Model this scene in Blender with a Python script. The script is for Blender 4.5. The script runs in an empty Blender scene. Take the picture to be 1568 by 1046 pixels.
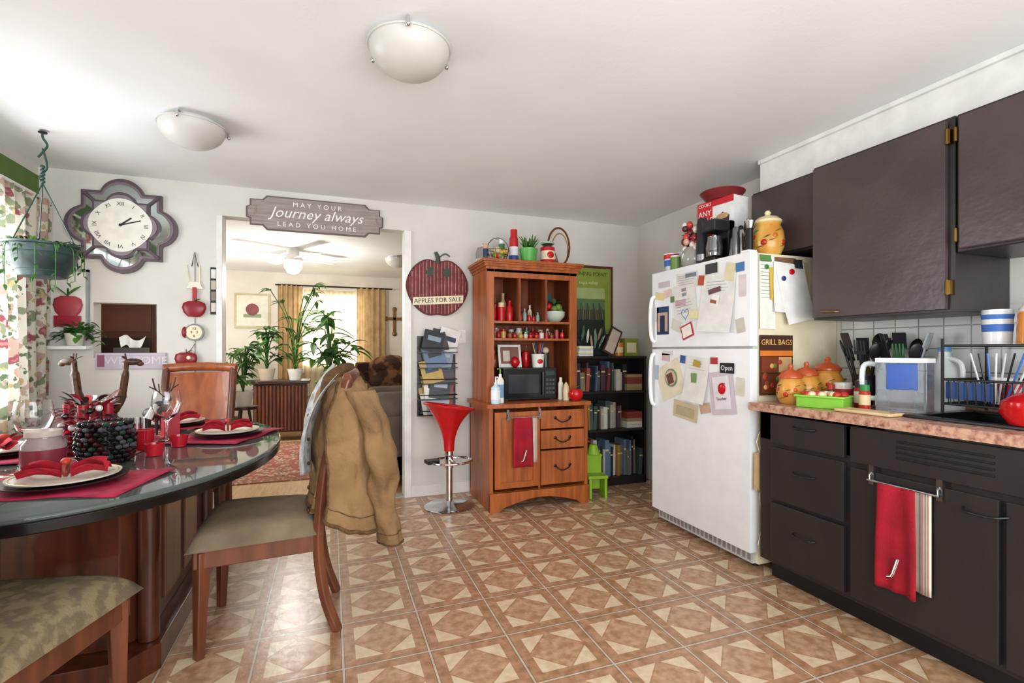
import bpy,bmesh,math,random
from mathutils import Vector,Matrix,noise
R=random.Random(7)
sc=bpy.context.scene
sc.view_settings.view_transform='Standard'
pi=math.pi
def lin(h):
    h=h.lstrip('#'); o=[]
    for i in (0,2,4):
        v=int(h[i:i+2],16)/255
        o.append(v/12.92 if v<=.04045 else ((v+.055)/1.055)**2.4)
    return tuple(o)+(1,)
def dark(c,f): return tuple(min(1,x*f) for x in c[:3])+(1,)
def mat(name,c,rough=.5,metal=0,c2=None,scale=8,bump=0,stretch=(1,1,1),lo=.35,hi=.65,trans=0,emit=0,coat=0,kind='noise',detail=4,c3=None,ior=1.45,transl=0,bscale=None):
    m=bpy.data.materials.new(name); m.use_nodes=True
    N=m.node_tree.nodes; L=m.node_tree.links; b=N['Principled BSDF']
    c=lin(c) if isinstance(c,str) else c
    c2=(lin(c2) if isinstance(c2,str) else c2) or dark(c,.86)
    tc=N.new('ShaderNodeTexCoord'); mp=N.new('ShaderNodeMapping'); mp.inputs['Scale'].default_value=stretch
    L.new(tc.outputs['Object'],mp.inputs[0])
    if kind=='wave':
        t=N.new('ShaderNodeTexWave'); t.inputs['Scale'].default_value=scale; t.inputs['Distortion'].default_value=detail; t.inputs['Detail'].default_value=2; out=t.outputs['Fac']
    elif kind=='voronoi':
        t=N.new('ShaderNodeTexVoronoi'); t.inputs['Scale'].default_value=scale; out=t.outputs['Distance']
    else:
        t=N.new('ShaderNodeTexNoise'); t.inputs['Scale'].default_value=scale; t.inputs['Detail'].default_value=detail; out=t.outputs['Fac']
    L.new(mp.outputs[0],t.inputs['Vector'])
    r=N.new('ShaderNodeValToRGB'); r.color_ramp.elements[0].position=lo; r.color_ramp.elements[1].position=hi
    r.color_ramp.elements[0].color=c2; r.color_ramp.elements[1].color=c
    if c3:
        e=r.color_ramp.elements.new((lo+hi)/2); e.color=lin(c3)
    L.new(out,r.inputs[0]); L.new(r.outputs[0],b.inputs['Base Color'])
    b.inputs['Roughness'].default_value=rough; b.inputs['Metallic'].default_value=metal
    b.inputs['IOR'].default_value=ior
    b.inputs['Transmission Weight'].default_value=trans
    b.inputs['Coat Weight'].default_value=coat
    if emit:
        b.inputs['Emission Color'].default_value=c; b.inputs['Emission Strength'].default_value=emit
    if bump:
        bp=N.new('ShaderNodeBump'); bp.inputs['Strength'].default_value=bump; bp.inputs['Distance'].default_value=.01
        if bscale:
            t2=N.new('ShaderNodeTexNoise'); t2.inputs['Scale'].default_value=bscale; L.new(mp.outputs[0],t2.inputs['Vector']); out=t2.outputs['Fac']
        L.new(out,bp.inputs['Height']); L.new(bp.outputs[0],b.inputs['Normal'])
    if transl:
        tr=N.new('ShaderNodeBsdfTranslucent'); mx=N.new('ShaderNodeMixShader'); mx.inputs[0].default_value=transl
        L.new(r.outputs[0],tr.inputs[0]); L.new(b.outputs[0],mx.inputs[1]); L.new(tr.outputs[0],mx.inputs[2])
        L.new(mx.outputs[0],N['Material Output'].inputs[0])
    return m
_c={}
def C(h,rough=.5,metal=0):
    k=(h,rough,metal)
    if k not in _c: _c[k]=mat('paint_'+h.strip('#'),h,rough,metal,c2=dark(lin(h),.88),scale=14)
    return _c[k]
def Rz(a): return Matrix.Rotation(math.radians(a),4,'Z')
def Rx(a): return Matrix.Rotation(math.radians(a),4,'X')
def Ry(a): return Matrix.Rotation(math.radians(a),4,'Y')
def T(x,y,z): return Matrix.Translation((x,y,z))
UP=Rx(90)
def smooth_path(p,k=5):
    p=[Vector(q) for q in p]; o=[]
    for i in range(len(p)-1):
        a=p[max(i-1,0)];b=p[i];c=p[i+1];d=p[min(i+2,len(p)-1)]
        for j in range(k):
            t=j/k
            o.append(.5*((2*b)+(c-a)*t+(2*a-5*b+4*c-d)*t*t+(3*b-a-3*c+d)*t**3))
    o.append(p[-1]); return o
class B:
    def __init__(s,name): s.n=name; s.bm=bmesh.new(); s.m=[]
    def mi(s,m):
        if m not in s.m: s.m.append(m)
        return s.m.index(m)
    def add(s,vs,fs,m,M=None,sm=False):
        V=[s.bm.verts.new((M@Vector(v)) if M is not None else Vector(v)) for v in vs]; i=s.mi(m)
        for f in fs:
            try:
                q=s.bm.faces.new([V[k] for k in f]); q.material_index=i; q.smooth=sm
            except Exception: pass
        return V
    def box(s,x0,x1,y0,y1,z0,z1,m,M=None):
        vs=[(x,y,z) for z in (z0,z1) for y in (y0,y1) for x in (x0,x1)]
        s.add(vs,[(0,2,3,1),(4,5,7,6),(0,1,5,4),(2,6,7,3),(0,4,6,2),(1,3,7,5)],m,M); return s
    def prism(s,p,z0,z1,m,M=None,sm=False):
        n=len(p); vs=[(x,y,z0) for x,y in p]+[(x,y,z1) for x,y in p]
        fs=[tuple(range(n-1,-1,-1)),tuple(range(n,2*n))]+[(i,(i+1)%n,n+(i+1)%n,n+i) for i in range(n)]
        s.add(vs,fs,m,M,sm); return s
    def lathe(s,pr,m,c=(0,0,0),n=24,M=None,sx=1,sy=1,sm=True,f=None):
        vs=[];rings=[]
        for r,z in pr:
            if r<1e-5: rings.append([len(vs)]); vs.append((c[0],c[1],c[2]+z))
            else:
                k=len(vs); rings.append(list(range(k,k+n)))
                for i in range(n):
                    a=2*pi*i/n; q=r*(f(a,z) if f else 1)
                    vs.append((c[0]+q*math.cos(a)*sx,c[1]+q*math.sin(a)*sy,c[2]+z))
        fs=[]
        for a,b in zip(rings,rings[1:]):
            for i in range(n):
                j=(i+1)%n
                if len(a)==1 and len(b)==1: continue
                if len(a)==1: fs.append((a[0],b[j],b[i]))
                elif len(b)==1: fs.append((a[i],a[j],b[0]))
                else: fs.append((a[i],a[j],b[j],b[i]))
        s.add(vs,fs,m,M,sm); return s
    def cyl(s,x,y,z0,z1,r,m,n=20,r2=None,M=None):
        r2=r if r2 is None else r2
        return s.lathe([(0,z0),(r,z0),(r2,z1),(0,z1)],m,(x,y,0),n,M)
    def ball(s,c,r,m,n=14,M=None):
        if not hasattr(r,'__len__'): r=(r,r,r)
        k=8; return s.lathe([(math.sin(pi*i/k),-math.cos(pi*i/k)) for i in range(k+1)],m,(0,0,0),n,(M if M is not None else Matrix.Identity(4))@T(*c)@Matrix.Diagonal((r[0],r[1],r[2],1)))
    def tube(s,p,r,m,n=8,M=None,closed=False,flat=1):
        p=[Vector(q) for q in p]; L=len(p); rr=r if hasattr(r,'__len__') else [r]*L
        if len(rr)!=L: rr=[rr[0]+(rr[-1]-rr[0])*i/(L-1) for i in range(L)]
        vs=[];prev=None
        for i in range(L):
            if closed: t=(p[(i+1)%L]-p[i-1])
            else: t=p[min(i+1,L-1)]-p[max(i-1,0)]
            if t.length<1e-9: t=Vector((0,0,1))
            t.normalize()
            if prev is None:
                u=Vector((0,0,1)) if abs(t.z)<.9 else Vector((1,0,0))
                u=(u-t*u.dot(t)).normalized()
            else:
                u=(prev-t*prev.dot(t)); u=u.normalized() if u.length>1e-6 else t.orthogonal().normalized()
            prev=u; w=t.cross(u)
            for k in range(n):
                a=2*pi*k/n; vs.append(p[i]+rr[i]*(u*math.cos(a)+w*math.sin(a)*flat))
        fs=[]
        for i in range(L if closed else L-1):
            j=(i+1)%L
            for k in range(n):
                q=(k+1)%n; fs.append((i*n+k,i*n+q,j*n+q,j*n+k))
        if not closed: fs+= [tuple(range(n-1,-1,-1)),tuple(range((L-1)*n,L*n))]
        s.add(vs,fs,m,M,True); return s
    def sheet(s,fn,nu,nv,m,M=None,sm=True):
        vs=[fn(i/nu,j/nv) for j in range(nv+1) for i in range(nu+1)]
        w=nu+1
        s.add(vs,[(j*w+i,j*w+i+1,(j+1)*w+i+1,(j+1)*w+i) for j in range(nv) for i in range(nu)],m,M,sm); return s
    def leaf(s,b,d,L,W,m,droop=.5,k=5):
        b=Vector(b); d=Vector(d).normalized(); side=d.cross(Vector((0,0,1)))
        side=side.normalized() if side.length>1e-3 else Vector((1,0,0))
        vs=[]
        for i in range(k+1):
            t=i/k; q=b+d*L*t+Vector((0,0,-droop*L*t*t)); w=W*.5*math.sin(pi*min(1,t*.92+.06))**.8
            vs+=[q-side*w+Vector((0,0,w*.3)),q,q+side*w+Vector((0,0,w*.3))]
        fs=[]
        for i in range(k): a=i*3; fs+=[(a,a+1,a+4,a+3),(a+1,a+2,a+5,a+4)]
        s.add(vs,fs,m,None,True)
    def text(s,st,size,m,M,ext=.001,shear=0,align='CENTER'):
        cu=bpy.data.curves.new('t','FONT'); cu.body=st; cu.size=size; cu.extrude=ext; cu.align_x=align; cu.align_y='CENTER'; cu.shear=shear; cu.resolution_u=2
        o=bpy.data.objects.new('t',cu); sc.collection.objects.link(o)
        dg=bpy.context.evaluated_depsgraph_get(); dg.update()
        me=bpy.data.meshes.new_from_object(o.evaluated_get(dg))
        vs=[v.co.copy() for v in me.vertices]; fs=[tuple(p.vertices) for p in me.polygons]
        s.add(vs,fs,m,M)
        bpy.data.objects.remove(o); bpy.data.curves.remove(cu); bpy.data.meshes.remove(me)
    def done(s,loc=(0,0,0),rz=0,bevel=0,solid=0,sub=0,rn=True):
        if rn: bmesh.ops.recalc_face_normals(s.bm,faces=s.bm.faces[:])
        for e in s.bm.edges:
            if e.calc_face_angle(0)>.75: e.smooth=False
        me=bpy.data.meshes.new(s.n); s.bm.to_mesh(me); s.bm.free()
        for m in s.m: me.materials.append(m)
        o=bpy.data.objects.new(s.n,me); sc.collection.objects.link(o)
        o.location=loc; o.rotation_euler=(0,0,math.radians(rz))
        if solid:
            q=o.modifiers.new('solid','SOLIDIFY'); q.thickness=solid
        if sub:
            q=o.modifiers.new('sub','SUBSURF'); q.levels=sub; q.render_levels=sub
        if bevel:
            q=o.modifiers.new('bevel','BEVEL'); q.width=bevel; q.segments=2; q.limit_method='ANGLE'; q.angle_limit=.8
        return o
# ---------- materials
WALL=mat('wall_paint','#dbd8d1',.75,c2='#d3d0c9',scale=3,bump=.05,bscale=120)
WALL2=mat('wall_paint_cream','#e4ddd2',.8,c2='#dbd3c6',scale=3)
GREEN=mat('wall_paint_green','#5f7c3c',.8)
CEIL=mat('ceiling_paint','#eff0f0',.85,c2='#e9eaea',scale=2,bump=.05,bscale=60)
WHITE=mat('trim_white','#efeeea',.45)
FR=mat('fridge_enamel','#eff1f3',.3,c2='#e9ebed',bump=.02,bscale=250)
FRS=mat('fridge_side_enamel','#ece4c6',.4,c2='#e2d8b6')
CAB=mat('cabinet_dark_paint','#2c2625',.36,c2='#252121',scale=3,stretch=(3,3,1),bump=.06,bscale=25)
CABU=mat('cabinet_upper_paint','#4b3f3e',.28,c2='#3e3433',scale=2,bump=.16,bscale=14,stretch=(1,1.5,2))
WOOD=mat('cherry_wood','#b0602c',.38,c2='#8f4a1e',scale=3,stretch=(10,10,1),detail=6)
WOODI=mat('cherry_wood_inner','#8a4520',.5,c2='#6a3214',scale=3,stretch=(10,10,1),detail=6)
WOODD=mat('mahogany_wood','#74402a',.3,c2='#56301e',scale=3,stretch=(8,8,1),detail=6,coat=.2)
WOODO=mat('chair_back_wood','#a65a30',.3,c2='#8a4524',scale=3,stretch=(8,8,1),detail=6,coat=.2)
WOODT=mat('table_base_wood','#5a2a18',.3,c2='#3a190e',scale=3,stretch=(8,8,1),detail=6,coat=.3)
BLACKW=mat('black_wood','#211d1c',.45)
BLK=C('#141416',.35); STEEL=C('#b9bcc0',.2,1); CHROME=C('#dfe2e6',.08,1); BRASS=C('#8a6a34',.35,1); GOLD=C('#c9a24a',.3,1)
RED=mat('red_cloth','#a80f28',.85,c2='#8c0a20',bump=.3,bscale=200)
REDG=C('#c4161c',.15); PAPER=C('#f2f1ec',.7); CREAM=C('#efe3c2',.5)
COUNT=mat('laminate_counter','#c8a088',.25,c2='#8a5c48',scale=45,lo=.3,hi=.6,c3='#b08470',detail=8)
SEAT=mat('seat_fabric','#80705a',.95,c2='#675743',scale=7,bump=.3,bscale=200,lo=.3,hi=.7,detail=6)
SEATS=mat('seat_fabric_scroll','#6c5d47',.95,c2='#847557',scale=26,lo=.44,hi=.56,bump=.2,bscale=180,detail=3)
GLASS=mat('clear_glass','#ffffff',.02,trans=1,c2='#ffffff')
LEAF=mat('leaf_green','#5f9440',.5,c2='#35682a',scale=10,transl=.3); LEAFD=mat('leaf_dark','#3f7030',.5,c2='#264c1c',scale=10,transl=.25)
JACK=mat('jacket_canvas','#957550',.95,c2='#745838',scale=5,bump=.5,bscale=45)
JACKD=mat('jacket_corduroy','#664a2c',.95,c2='#4f3920',scale=50,bump=.4,bscale=200)
# ---------- floor
def floor_mat():
    m=bpy.data.materials.new('vinyl_tile_floor'); m.use_nodes=True; N=m.node_tree.nodes; L=m.node_tree.links; b=N['Principled BSDF']
    tc=N.new('ShaderNodeTexCoord'); se=N.new('ShaderNodeSeparateXYZ'); L.new(tc.outputs['Object'],se.inputs[0])
    def M(op,a,bb=None):
        n=N.new('ShaderNodeMath'); n.operation=op
        for i,v in enumerate((a,bb)):
            if v is None: continue
            if isinstance(v,(int,float)): n.inputs[i].default_value=v
            else: L.new(v,n.inputs[i])
        return n.outputs[0]
    P=.325
    def ax(o,c): return M('ABSOLUTE',M('SUBTRACT',M('FRACT',M('ADD',M('DIVIDE',M('SUBTRACT',o,c),P),20.5)),.5))
    x=ax(se.outputs[0],.86); y=ax(se.outputs[1],2.14)
    mx=M('MAXIMUM',x,y); sm=M('ADD',x,y)
    sq=M('LESS_THAN',mx,.355); di=M('GREATER_THAN',sm,.39); cream=M('MULTIPLY',sq,di)
    gr=M('GREATER_THAN',mx,.488)
    ring=M('MULTIPLY',M('GREATER_THAN',mx,.478),M('LESS_THAN',mx,.488))
    ds=M('LESS_THAN',sm,.365)
    nz=N.new('ShaderNodeTexNoise'); nz.inputs['Scale'].default_value=26; nz.inputs['Detail'].default_value=8; L.new(tc.outputs['Object'],nz.inputs['Vector'])
    def ramp(a,c,lo=.35,hi=.65):
        r=N.new('ShaderNodeValToRGB'); r.color_ramp.elements[0].position=lo; r.color_ramp.elements[1].position=hi; r.color_ramp.elements[0].color=lin(a); r.color_ramp.elements[1].color=lin(c); L.new(nz.outputs[0],r.inputs[0]); return r.outputs[0]
    def mix(f,a,c):
        n=N.new('ShaderNodeMix'); n.data_type='RGBA'; L.new(f,n.inputs[0]); L.new(a,n.inputs[6]); L.new(c,n.inputs[7]); return n.outputs[2]
    field=ramp('#98704f','#bb9070'); diam=ramp('#a57a57','#c6a180'); cr=ramp('#d0b694','#e0cbab'); grc=ramp('#bcae98','#cfc2ae'); rg=ramp('#80604a','#92705a')
    c=mix(ds,field,diam); c=mix(cream,c,cr); c=mix(ring,c,rg); c=mix(gr,c,grc)
    L.new(c,b.inputs['Base Color']); b.inputs['Roughness'].default_value=.28; b.inputs['Specular IOR Level'].default_value=.65
    bp=N.new('ShaderNodeBump'); bp.inputs['Strength'].default_value=.15; bp.inputs['Distance'].default_value=.01; L.new(nz.outputs[0],bp.inputs['Height']); L.new(bp.outputs[0],b.inputs['Normal'])
    return m
XL,XR,YB=-1.79,2.8,4.11
YR=-1.1
B('floor').box(XL-.1,XR+.1,YR,YB+.12,-.05,0,floor_mat()).done()
B('floor_living_room').box(-2.5,2.2,YB+.12,8.6,-.05,0,mat('laminate_plank','#c9a67c',.4,c2='#b38c60',scale=4,stretch=(12,1,1))).done()
B('ceiling').box(XL-.1,XR+.1,YR,YB+.12,2.4,2.46,CEIL).done()
B('ceiling_living_room').box(-2.5,2.2,YB+.12,8.6,2.4,2.46,CEIL).done()
def wallx(name,y0,y1,x0,x1,z1,ops,m):
    b=B(name); xs=sorted(set([x0,x1]+[o[0] for o in ops]+[o[1] for o in ops]))
    for a,c in zip(xs,xs[1:]):
        zs=[(o[2],o[3]) for o in ops if o[0]<=a and o[1]>=c]; zs.sort(); z=0
        for q0,q1 in zs:
            if q0>z: b.box(a,c,y0,y1,z,q0,m)
            z=q1
        if z<z1: b.box(a,c,y0,y1,z,z1,m)
    return b
DX0,DX1,DZ=-.737,.574,2.18
wallx('wall_back',YB,YB+.12,XL-.1,XR+.1,2.4,[(DX0,DX1,0,DZ),(-1.496,-1.136,1.15,1.525)],WALL).done()
b=B('wall_left'); W0,W1,WZ0,WZ1=2.3,3.75,.85,2.05
for y0,y1,z0,z1 in [(YR,W0,0,2.4),(W1,YB,0,2.4),(W0,W1,0,WZ0),(W0,W1,WZ1,2.4)]: b.box(XL-.1,XL,y0,y1,z0,z1,WALL)
b.box(XL,XL+.004,YR,YB,2.16,2.34,GREEN)
b.done()
TILE=bpy.data.materials.new('backsplash_tile'); TILE.use_nodes=True
N=TILE.node_tree.nodes;L=TILE.node_tree.links
tc=N.new('ShaderNodeTexCoord')
br=N.new('ShaderNodeTexBrick');br.offset=0;br.inputs['Scale'].default_value=1;br.inputs['Brick Width'].default_value=.11;br.inputs['Row Height'].default_value=.11;br.inputs['Mortar Size'].default_value=.003
br.inputs['Color1'].default_value=lin('#dfe2e0');br.inputs['Color2'].default_value=lin('#d3d7d5');br.inputs['Mortar'].default_value=lin('#8d8f8c')
sx=N.new('ShaderNodeSeparateXYZ');cx=N.new('ShaderNodeCombineXYZ')
L.new(tc.outputs['Object'],sx.inputs[0]);L.new(sx.outputs[1],cx.inputs[0]);L.new(sx.outputs[2],cx.inputs[1]);L.new(cx.outputs[0],br.inputs['Vector'])
L.new(br.outputs[0],N['Principled BSDF'].inputs['Base Color']);N['Principled BSDF'].inputs['Roughness'].default_value=.2
B('wall_right').box(XR,XR+.1,YR,YB,0,2.4,WALL).box(2.788,2.8,YR,2.05,.93,1.4,TILE).done()
B('wall_living_left').box(-2.6,-2.5,YB+.12,8.6,0,2.4,WALL2).done()
B('wall_living_right').box(2.2,2.3,YB+.12,8.6,0,2.4,WALL2).done()
wallx('wall_living_back',8.4,8.5,-2.5,2.2,2.4,[(-.5,.55,.95,2.1)],WALL2).done()
B('wall_living_front').box(-2.6,XL-.1,YB,YB+.12,0,2.4,WALL2).done()
def window(name,w,h,M):
    b=B(name)
    for x0,x1,z0,z1 in [(-w/2-.07,-w/2+.03,-.07,h+.07),(w/2-.03,w/2+.07,-.07,h+.07),(-w/2,w/2,-.07,.03),(-w/2,w/2,h-.03,h+.07),(-w/2,w/2,h/2-.02,h/2+.02),(-.02,.02,0,h)]:
        b.box(x0,x1,-.02,.06,z0,z1,WHITE,M)
    b.box(-w/2-.1,w/2+.1,-.04,.0,-.1,-.06,WHITE,M)
    return b.done(bevel=.003)
window('window_1',W1-W0,WZ1-WZ0,T(XL,(W0+W1)/2,WZ0)@Rz(90))
window('window_2',1.05,1.15,T(.025,8.4,.95))
b=B('trim_door')
b.box(DX1-.005,DX1+.05,YB-.015,YB+.135,0,DZ+.0,WHITE); b.box(DX0-.035,DX0+.004,YB-.012,YB+.132,0,DZ,WHITE)
b.done(bevel=.003)
b=B('baseboard_back')
b.box(DX1+.05,1.12,YB-.015,YB,0,.09,WHITE); b.box(XL,DX0-.035,YB-.015,YB,0,.09,WHITE); b.done(bevel=.003)
B('baseboard_left').box(XL,XL+.015,YR,YB-.015,0,.09,WHITE).done(bevel=.003)
b=B('trim_threshold'); b.box(DX0,DX1,YB,YB+.12,0,.012,C('#b9b4a8',.3)); b.done(bevel=.003)
b=B('trim_soffit'); b.box(2.56,XR,YR,2.42,2.2,2.4,WHITE); b.box(2.54,2.56,YR,2.42,2.375,2.4,WHITE); b.done(bevel=.004)
# ---------- base cabinets
b=B('base_cabinet')
b.box(2.16,2.78,-1.0,2.04,.1,.735,CAB); b.box(2.22,2.78,-1.0,2.02,0,.1,BLK)
b.box(2.16,2.225,-1.0,2.04,.735,.88,CAB); b.box(2.16,2.78,1.40,2.04,.735,.88,CAB); b.box(2.16,2.78,-1.0,.66,.735,.88,CAB)
def front(y0,y1,z0,z1): b.box(2.138,2.16,y0,y1,z0,z1,CAB)
for z0,z1 in [(.725,.87),(.44,.705),(.125,.42)]:
    front(1.565,1.955,z0,z1)
    zc=(z0+z1)/2+.03
    b.tube(smooth_path([(2.138,1.82,zc),(2.118,1.80,zc-.004),(2.115,1.76,zc-.006),(2.118,1.72,zc-.004),(2.138,1.70,zc)]),.005,BLK,6)
front(.62,1.535,.715,.87)
for i in range(4):
    z=.765+i*.022
    b.box(2.132,2.142,1.03,1.345,z,z+.009,BLK)
front(1.02,1.535,.125,.69); front(.5,1.0,.125,.69); front(-.1,.48,.125,.87); front(-.98,-.12,.125,.87)
b.tube(smooth_path([(2.138,1.12,.64),(2.11,1.10,.632),(2.108,1.06,.63),(2.11,1.02,.632),(2.138,.99,.64)]),.005,BLK,6)
b.done(bevel=.004)
b=B('countertop')
SX0,SX1,SY0,SY1=2.24,2.66,.7,1.36
for x0,x1,y0,y1 in [(2.1,SX0,-1,2.06),(SX1,2.785,-1,2.06),(SX0,SX1,-1,SY0),(SX0,SX1,SY1,2.06)]: b.box(x0,x1,y0,y1,.885,.925,COUNT)
b.box(2.77,2.785,-1,2.06,.925,.99,COUNT)
b.done(bevel=.0)
b=B('kitchen_sink')
SK=C('#17181a',.25)
b.box(SX0-.015,SX0+.02,SY0-.015,SY1+.015,.926,.938,SK); b.box(SX1-.02,SX1+.015,SY0-.015,SY1+.015,.926,.938,SK)
b.box(SX0,SX1,SY0-.015,SY0+.02,.926,.938,SK); b.box(SX0,SX1,SY1-.02,SY1+.015,.926,.938,SK)
b.box(SX0+.005,SX0+.012,SY0,SY1,.76,.93,SK);b.box(SX1-.012,SX1-.005,SY0,SY1,.76,.93,SK);b.box(SX0,SX1,SY0+.005,SY0+.012,.76,.93,SK);b.box(SX0,SX1,SY1-.012,SY1-.005,.76,.93,SK);b.box(SX0,SX1,SY0,SY1,.75,.765,SK)
b.tube(smooth_path([(2.72,1.0,.925),(2.72,1.0,1.1),(2.69,1.0,1.2),(2.6,1.0,1.22),(2.53,1.0,1.18)]),.011,CHROME,10)
b.done(bevel=.003)
# upper cabinets
b=B('upper_cabinet')
b.box(2.41,2.785,1.29,1.925,1.36,2.165,CAB); b.box(2.388,2.41,1.315,1.915,1.372,2.15,CABU)
b.tube([(2.388,1.86,1.40),(2.37,1.85,1.40),(2.37,1.78,1.395),(2.388,1.77,1.395)],.004,BRASS,6)
for z in (1.46,2.08):
    b.box(2.383,2.412,1.296,1.312,z-.03,z+.03,BRASS)
    b.cyl(2.382,1.304,z-.032,z+.032,.005,BRASS,8)
b.done(bevel=.005)
b=B('upper_cabinet')
b.box(2.41,2.785,.3,1.285,1.6,2.165,CAB); b.box(2.388,2.41,.82,1.27,1.612,2.15,CABU); b.box(2.388,2.41,.32,.8,1.612,2.15,CABU)
for z in (1.67,2.08): b.box(2.383,2.412,1.272,1.284,z-.03,z+.03,BRASS)
b.done(bevel=.005)
b=B('upper_cabinet')
b.box(2.50,2.785,1.93,2.42,1.765,2.185,CAB); b.box(2.478,2.50,1.95,2.41,1.775,2.17,CABU)
for z in (1.84,2.1): b.box(2.474,2.502,1.937,1.949,z-.02,z+.02,BRASS)
b.done(bevel=.005)
# ---------- fridge
b=B('refrigerator')
w=.435
b.box(-w,w,.06,.655,.03,1.735,FRS); b.box(-w+.01,w-.01,.03,.06,.1,1.73,C('#bfc0bc'))
b.box(-w,w,0,.055,1.225,1.74,FR); b.box(-w,w,0,.055,.1,1.21,FR)
b.box(-w+.02,w-.02,.04,.07,.03,.095,C('#c9c9c4'))
for i in range(22): b.box(-w+.04+i*.037,-w+.06+i*.037,.036,.042,.045,.08,C('#8c8c88'))
for x in (-w+.06,w-.06): b.cyl(x,.1,0,.03,.02,BLK,10)
for z0,z1 in ((1.26,1.58),(.82,1.18)):
    b.tube(smooth_path([(-w+.03,0,z0),(-w+.022,-.022,z0+.03),(-w+.018,-.03,(z0+z1)/2),(-w+.022,-.022,z1-.03),(-w+.03,0,z1)]),.013,FR,8)
b.box(w-.06,w-.01,.0,.06,1.741,1.752,FR)
def note(x0,x1,z0,z1,c,rot=0,y=-.0015,curl=0):
    cx,cz=(x0+x1)/2,(z0+z1)/2; hw,hz=(x1-x0)/2,(z1-z0)/2
    M=T(cx,y,cz)@Ry(rot)
    def f(u,v): return ((u-.5)*2*hw,-curl*(1-v)**2*.03-.001,(v-.5)*2*hz)
    b.sheet(f,4,6,C(c,.7),M)
    return M
def lines(M,w_,n,z0,dz,col='#8f9098',y=-.004):
    for i in range(n): b.box(-w_,w_*(.6+.4*((i*7)%5)/5),y,y+.0006,z0-i*dz,z0-i*dz+.002,C(col),M)
N1=note(.06,.33,1.31,1.66,'#e6e5e0',4,curl=1); lines(N1,.09,12,.12,.018)
M1=note(-.2,.02,1.38,1.63,'#e2e1dc',-5)
b.text('lllllll\nlllllll',.03,C('#7c7f8c'),M1@T(0,-.003,.07)@UP,.0003); lines(M1,.08,5,.02,.02)
hp=[(math.sin(t)**3*.035,(13*math.cos(t)-5*math.cos(2*t)-2*math.cos(3*t)-math.cos(4*t))*.035/16) for t in [i*2*pi/30 for i in range(30)]]
b.tube([(x,-.003,z-.07) for x,z in hp],.0018,C('#3a6ab0'),4,M1,closed=True)
note(-.38,-.25,1.31,1.50,'#27406a',0); note(-.37,-.26,1.33,1.46,'#c6a58f',0,-.003); note(-.34,-.29,1.32,1.44,'#1f3050',0,-.0045)
note(-.12,-.01,1.28,1.37,'#b53040',-18,-.004); note(-.11,-.02,1.29,1.36,'#f1ece0',-18,-.0055)
Mx=note(-.17,.03,1.60,1.70,'#dedcd6',0,-.002); lines(Mx,.08,5,.03,.014,y=-.003); note(-.36,-.24,1.63,1.67,'#c9bdc2',0); note(.1,.2,1.66,1.72,'#3f3b40',0,-.005)
note(.13,.23,1.54,1.57,'#6e4d50',-8,-.009); note(-.4,-.3,1.55,1.6,'#e3d49a',10); note(-.4,-.36,1.4,1.5,'#cfd3d6',0); note(-.18,-.08,1.49,1.53,'#caa6b0',0,-.004)
note(.36,.41,1.5,1.62,'#dccfd0',0); note(-.08,.02,1.665,1.69,'#7a8090',0,-.004); note(.26,.33,1.6,1.7,'#e0d6b0',12,-.004); note(-.23,-.19,1.52,1.56,'#5a8a4a',0,-.004); note(.16,.22,1.46,1.53,'#f0eee8',14,-.012); note(.15,.2,1.48,1.5,'#9a5a3a',14,-.0135)
note(-.22,-.12,1.33,1.40,'#d6d0c4',20,-.002); note(.34,.4,1.3,1.38,'#c9c2b4',-10,-.002)
note(-.3,-.22,1.56,1.61,'#e6c8c0',-6,-.003); note(.04,.09,1.6,1.66,'#b8503a',8,-.006); note(.34,.4,1.64,1.69,'#4a7ab0',0,-.003); note(-.05,.05,1.4,1.45,'#e8e2b0',6,-.005)
note(-.36,-.11,.89,1.12,'#e8dfc4',-22); b.lathe([(0,0),(.06,0),(.06,.004),(0,.004)],C('#6d8a76'),(0,0,0),20,T(-.22,-.006,1.02)@UP); b.lathe([(0,0),(.05,0),(.05,.003),(0,.003)],C('#d8b9a0'),(0,0,0),20,T(-.22,-.010,1.02)@UP)
b.box(-.03,.03,-.015,-.013,-.03,.04,C('#6a4a3a'),T(-.22,0,1.01)@Ry(-22))
Mx=note(-.08,.12,.88,1.16,'#e5e4de',5,curl=1); lines(Mx,.07,10,.1,.018)
note(.14,.33,.83,1.08,'#cfc2cc',-8,-.004); note(.17,.3,.86,1.05,'#e9e2ea',-8,-.006); b.ball((.24,-.012,.98),(.03,.006,.033),REDG); b.leaf((.24,-.014,1.01),(1,0,.4),.03,.015,LEAF); b.text('Teacher',.025,C('#6a4a70'),T(.235,-.009,.92)@Ry(-8)@UP,.0003)
note(.22,.33,1.07,1.13,'#1e1e22',0,-.006); b.text('Open',.04,C('#f2f2f2'),T(.275,-.009,1.1)@UP,.0003)
note(-.2,.03,.76,.87,'#d0bf9c',6,-.003); note(-.17,0,.78,.84,'#b8a888',6,-.005); note(0,.06,1.1,1.14,'#b99a3a',12,-.01); note(-.13,-.08,1.12,1.17,'#3a5a9a',8,-.006)
note(.05,.14,.82,.88,'#c8a890',-12,-.003); note(-.32,-.24,1.13,1.18,'#d8b8b0',5,-.003); note(-.02,.03,1.0,1.06,'#7a9a5a',0,-.012); note(.14,.2,1.12,1.16,'#b03a44',0,-.003)
note(.34,.4,.95,1.05,'#d8d4c0',4,-.003); note(-.4,-.36,1.0,1.1,'#a8bccc',0,-.003)
b.box(-.32,-.2,-.004,.0,1.17,1.2,C('#dcdcd8'))
b.done(loc=(2.14,2.525,0),rz=-90,bevel=.008)
b=B('note_papers')
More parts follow.
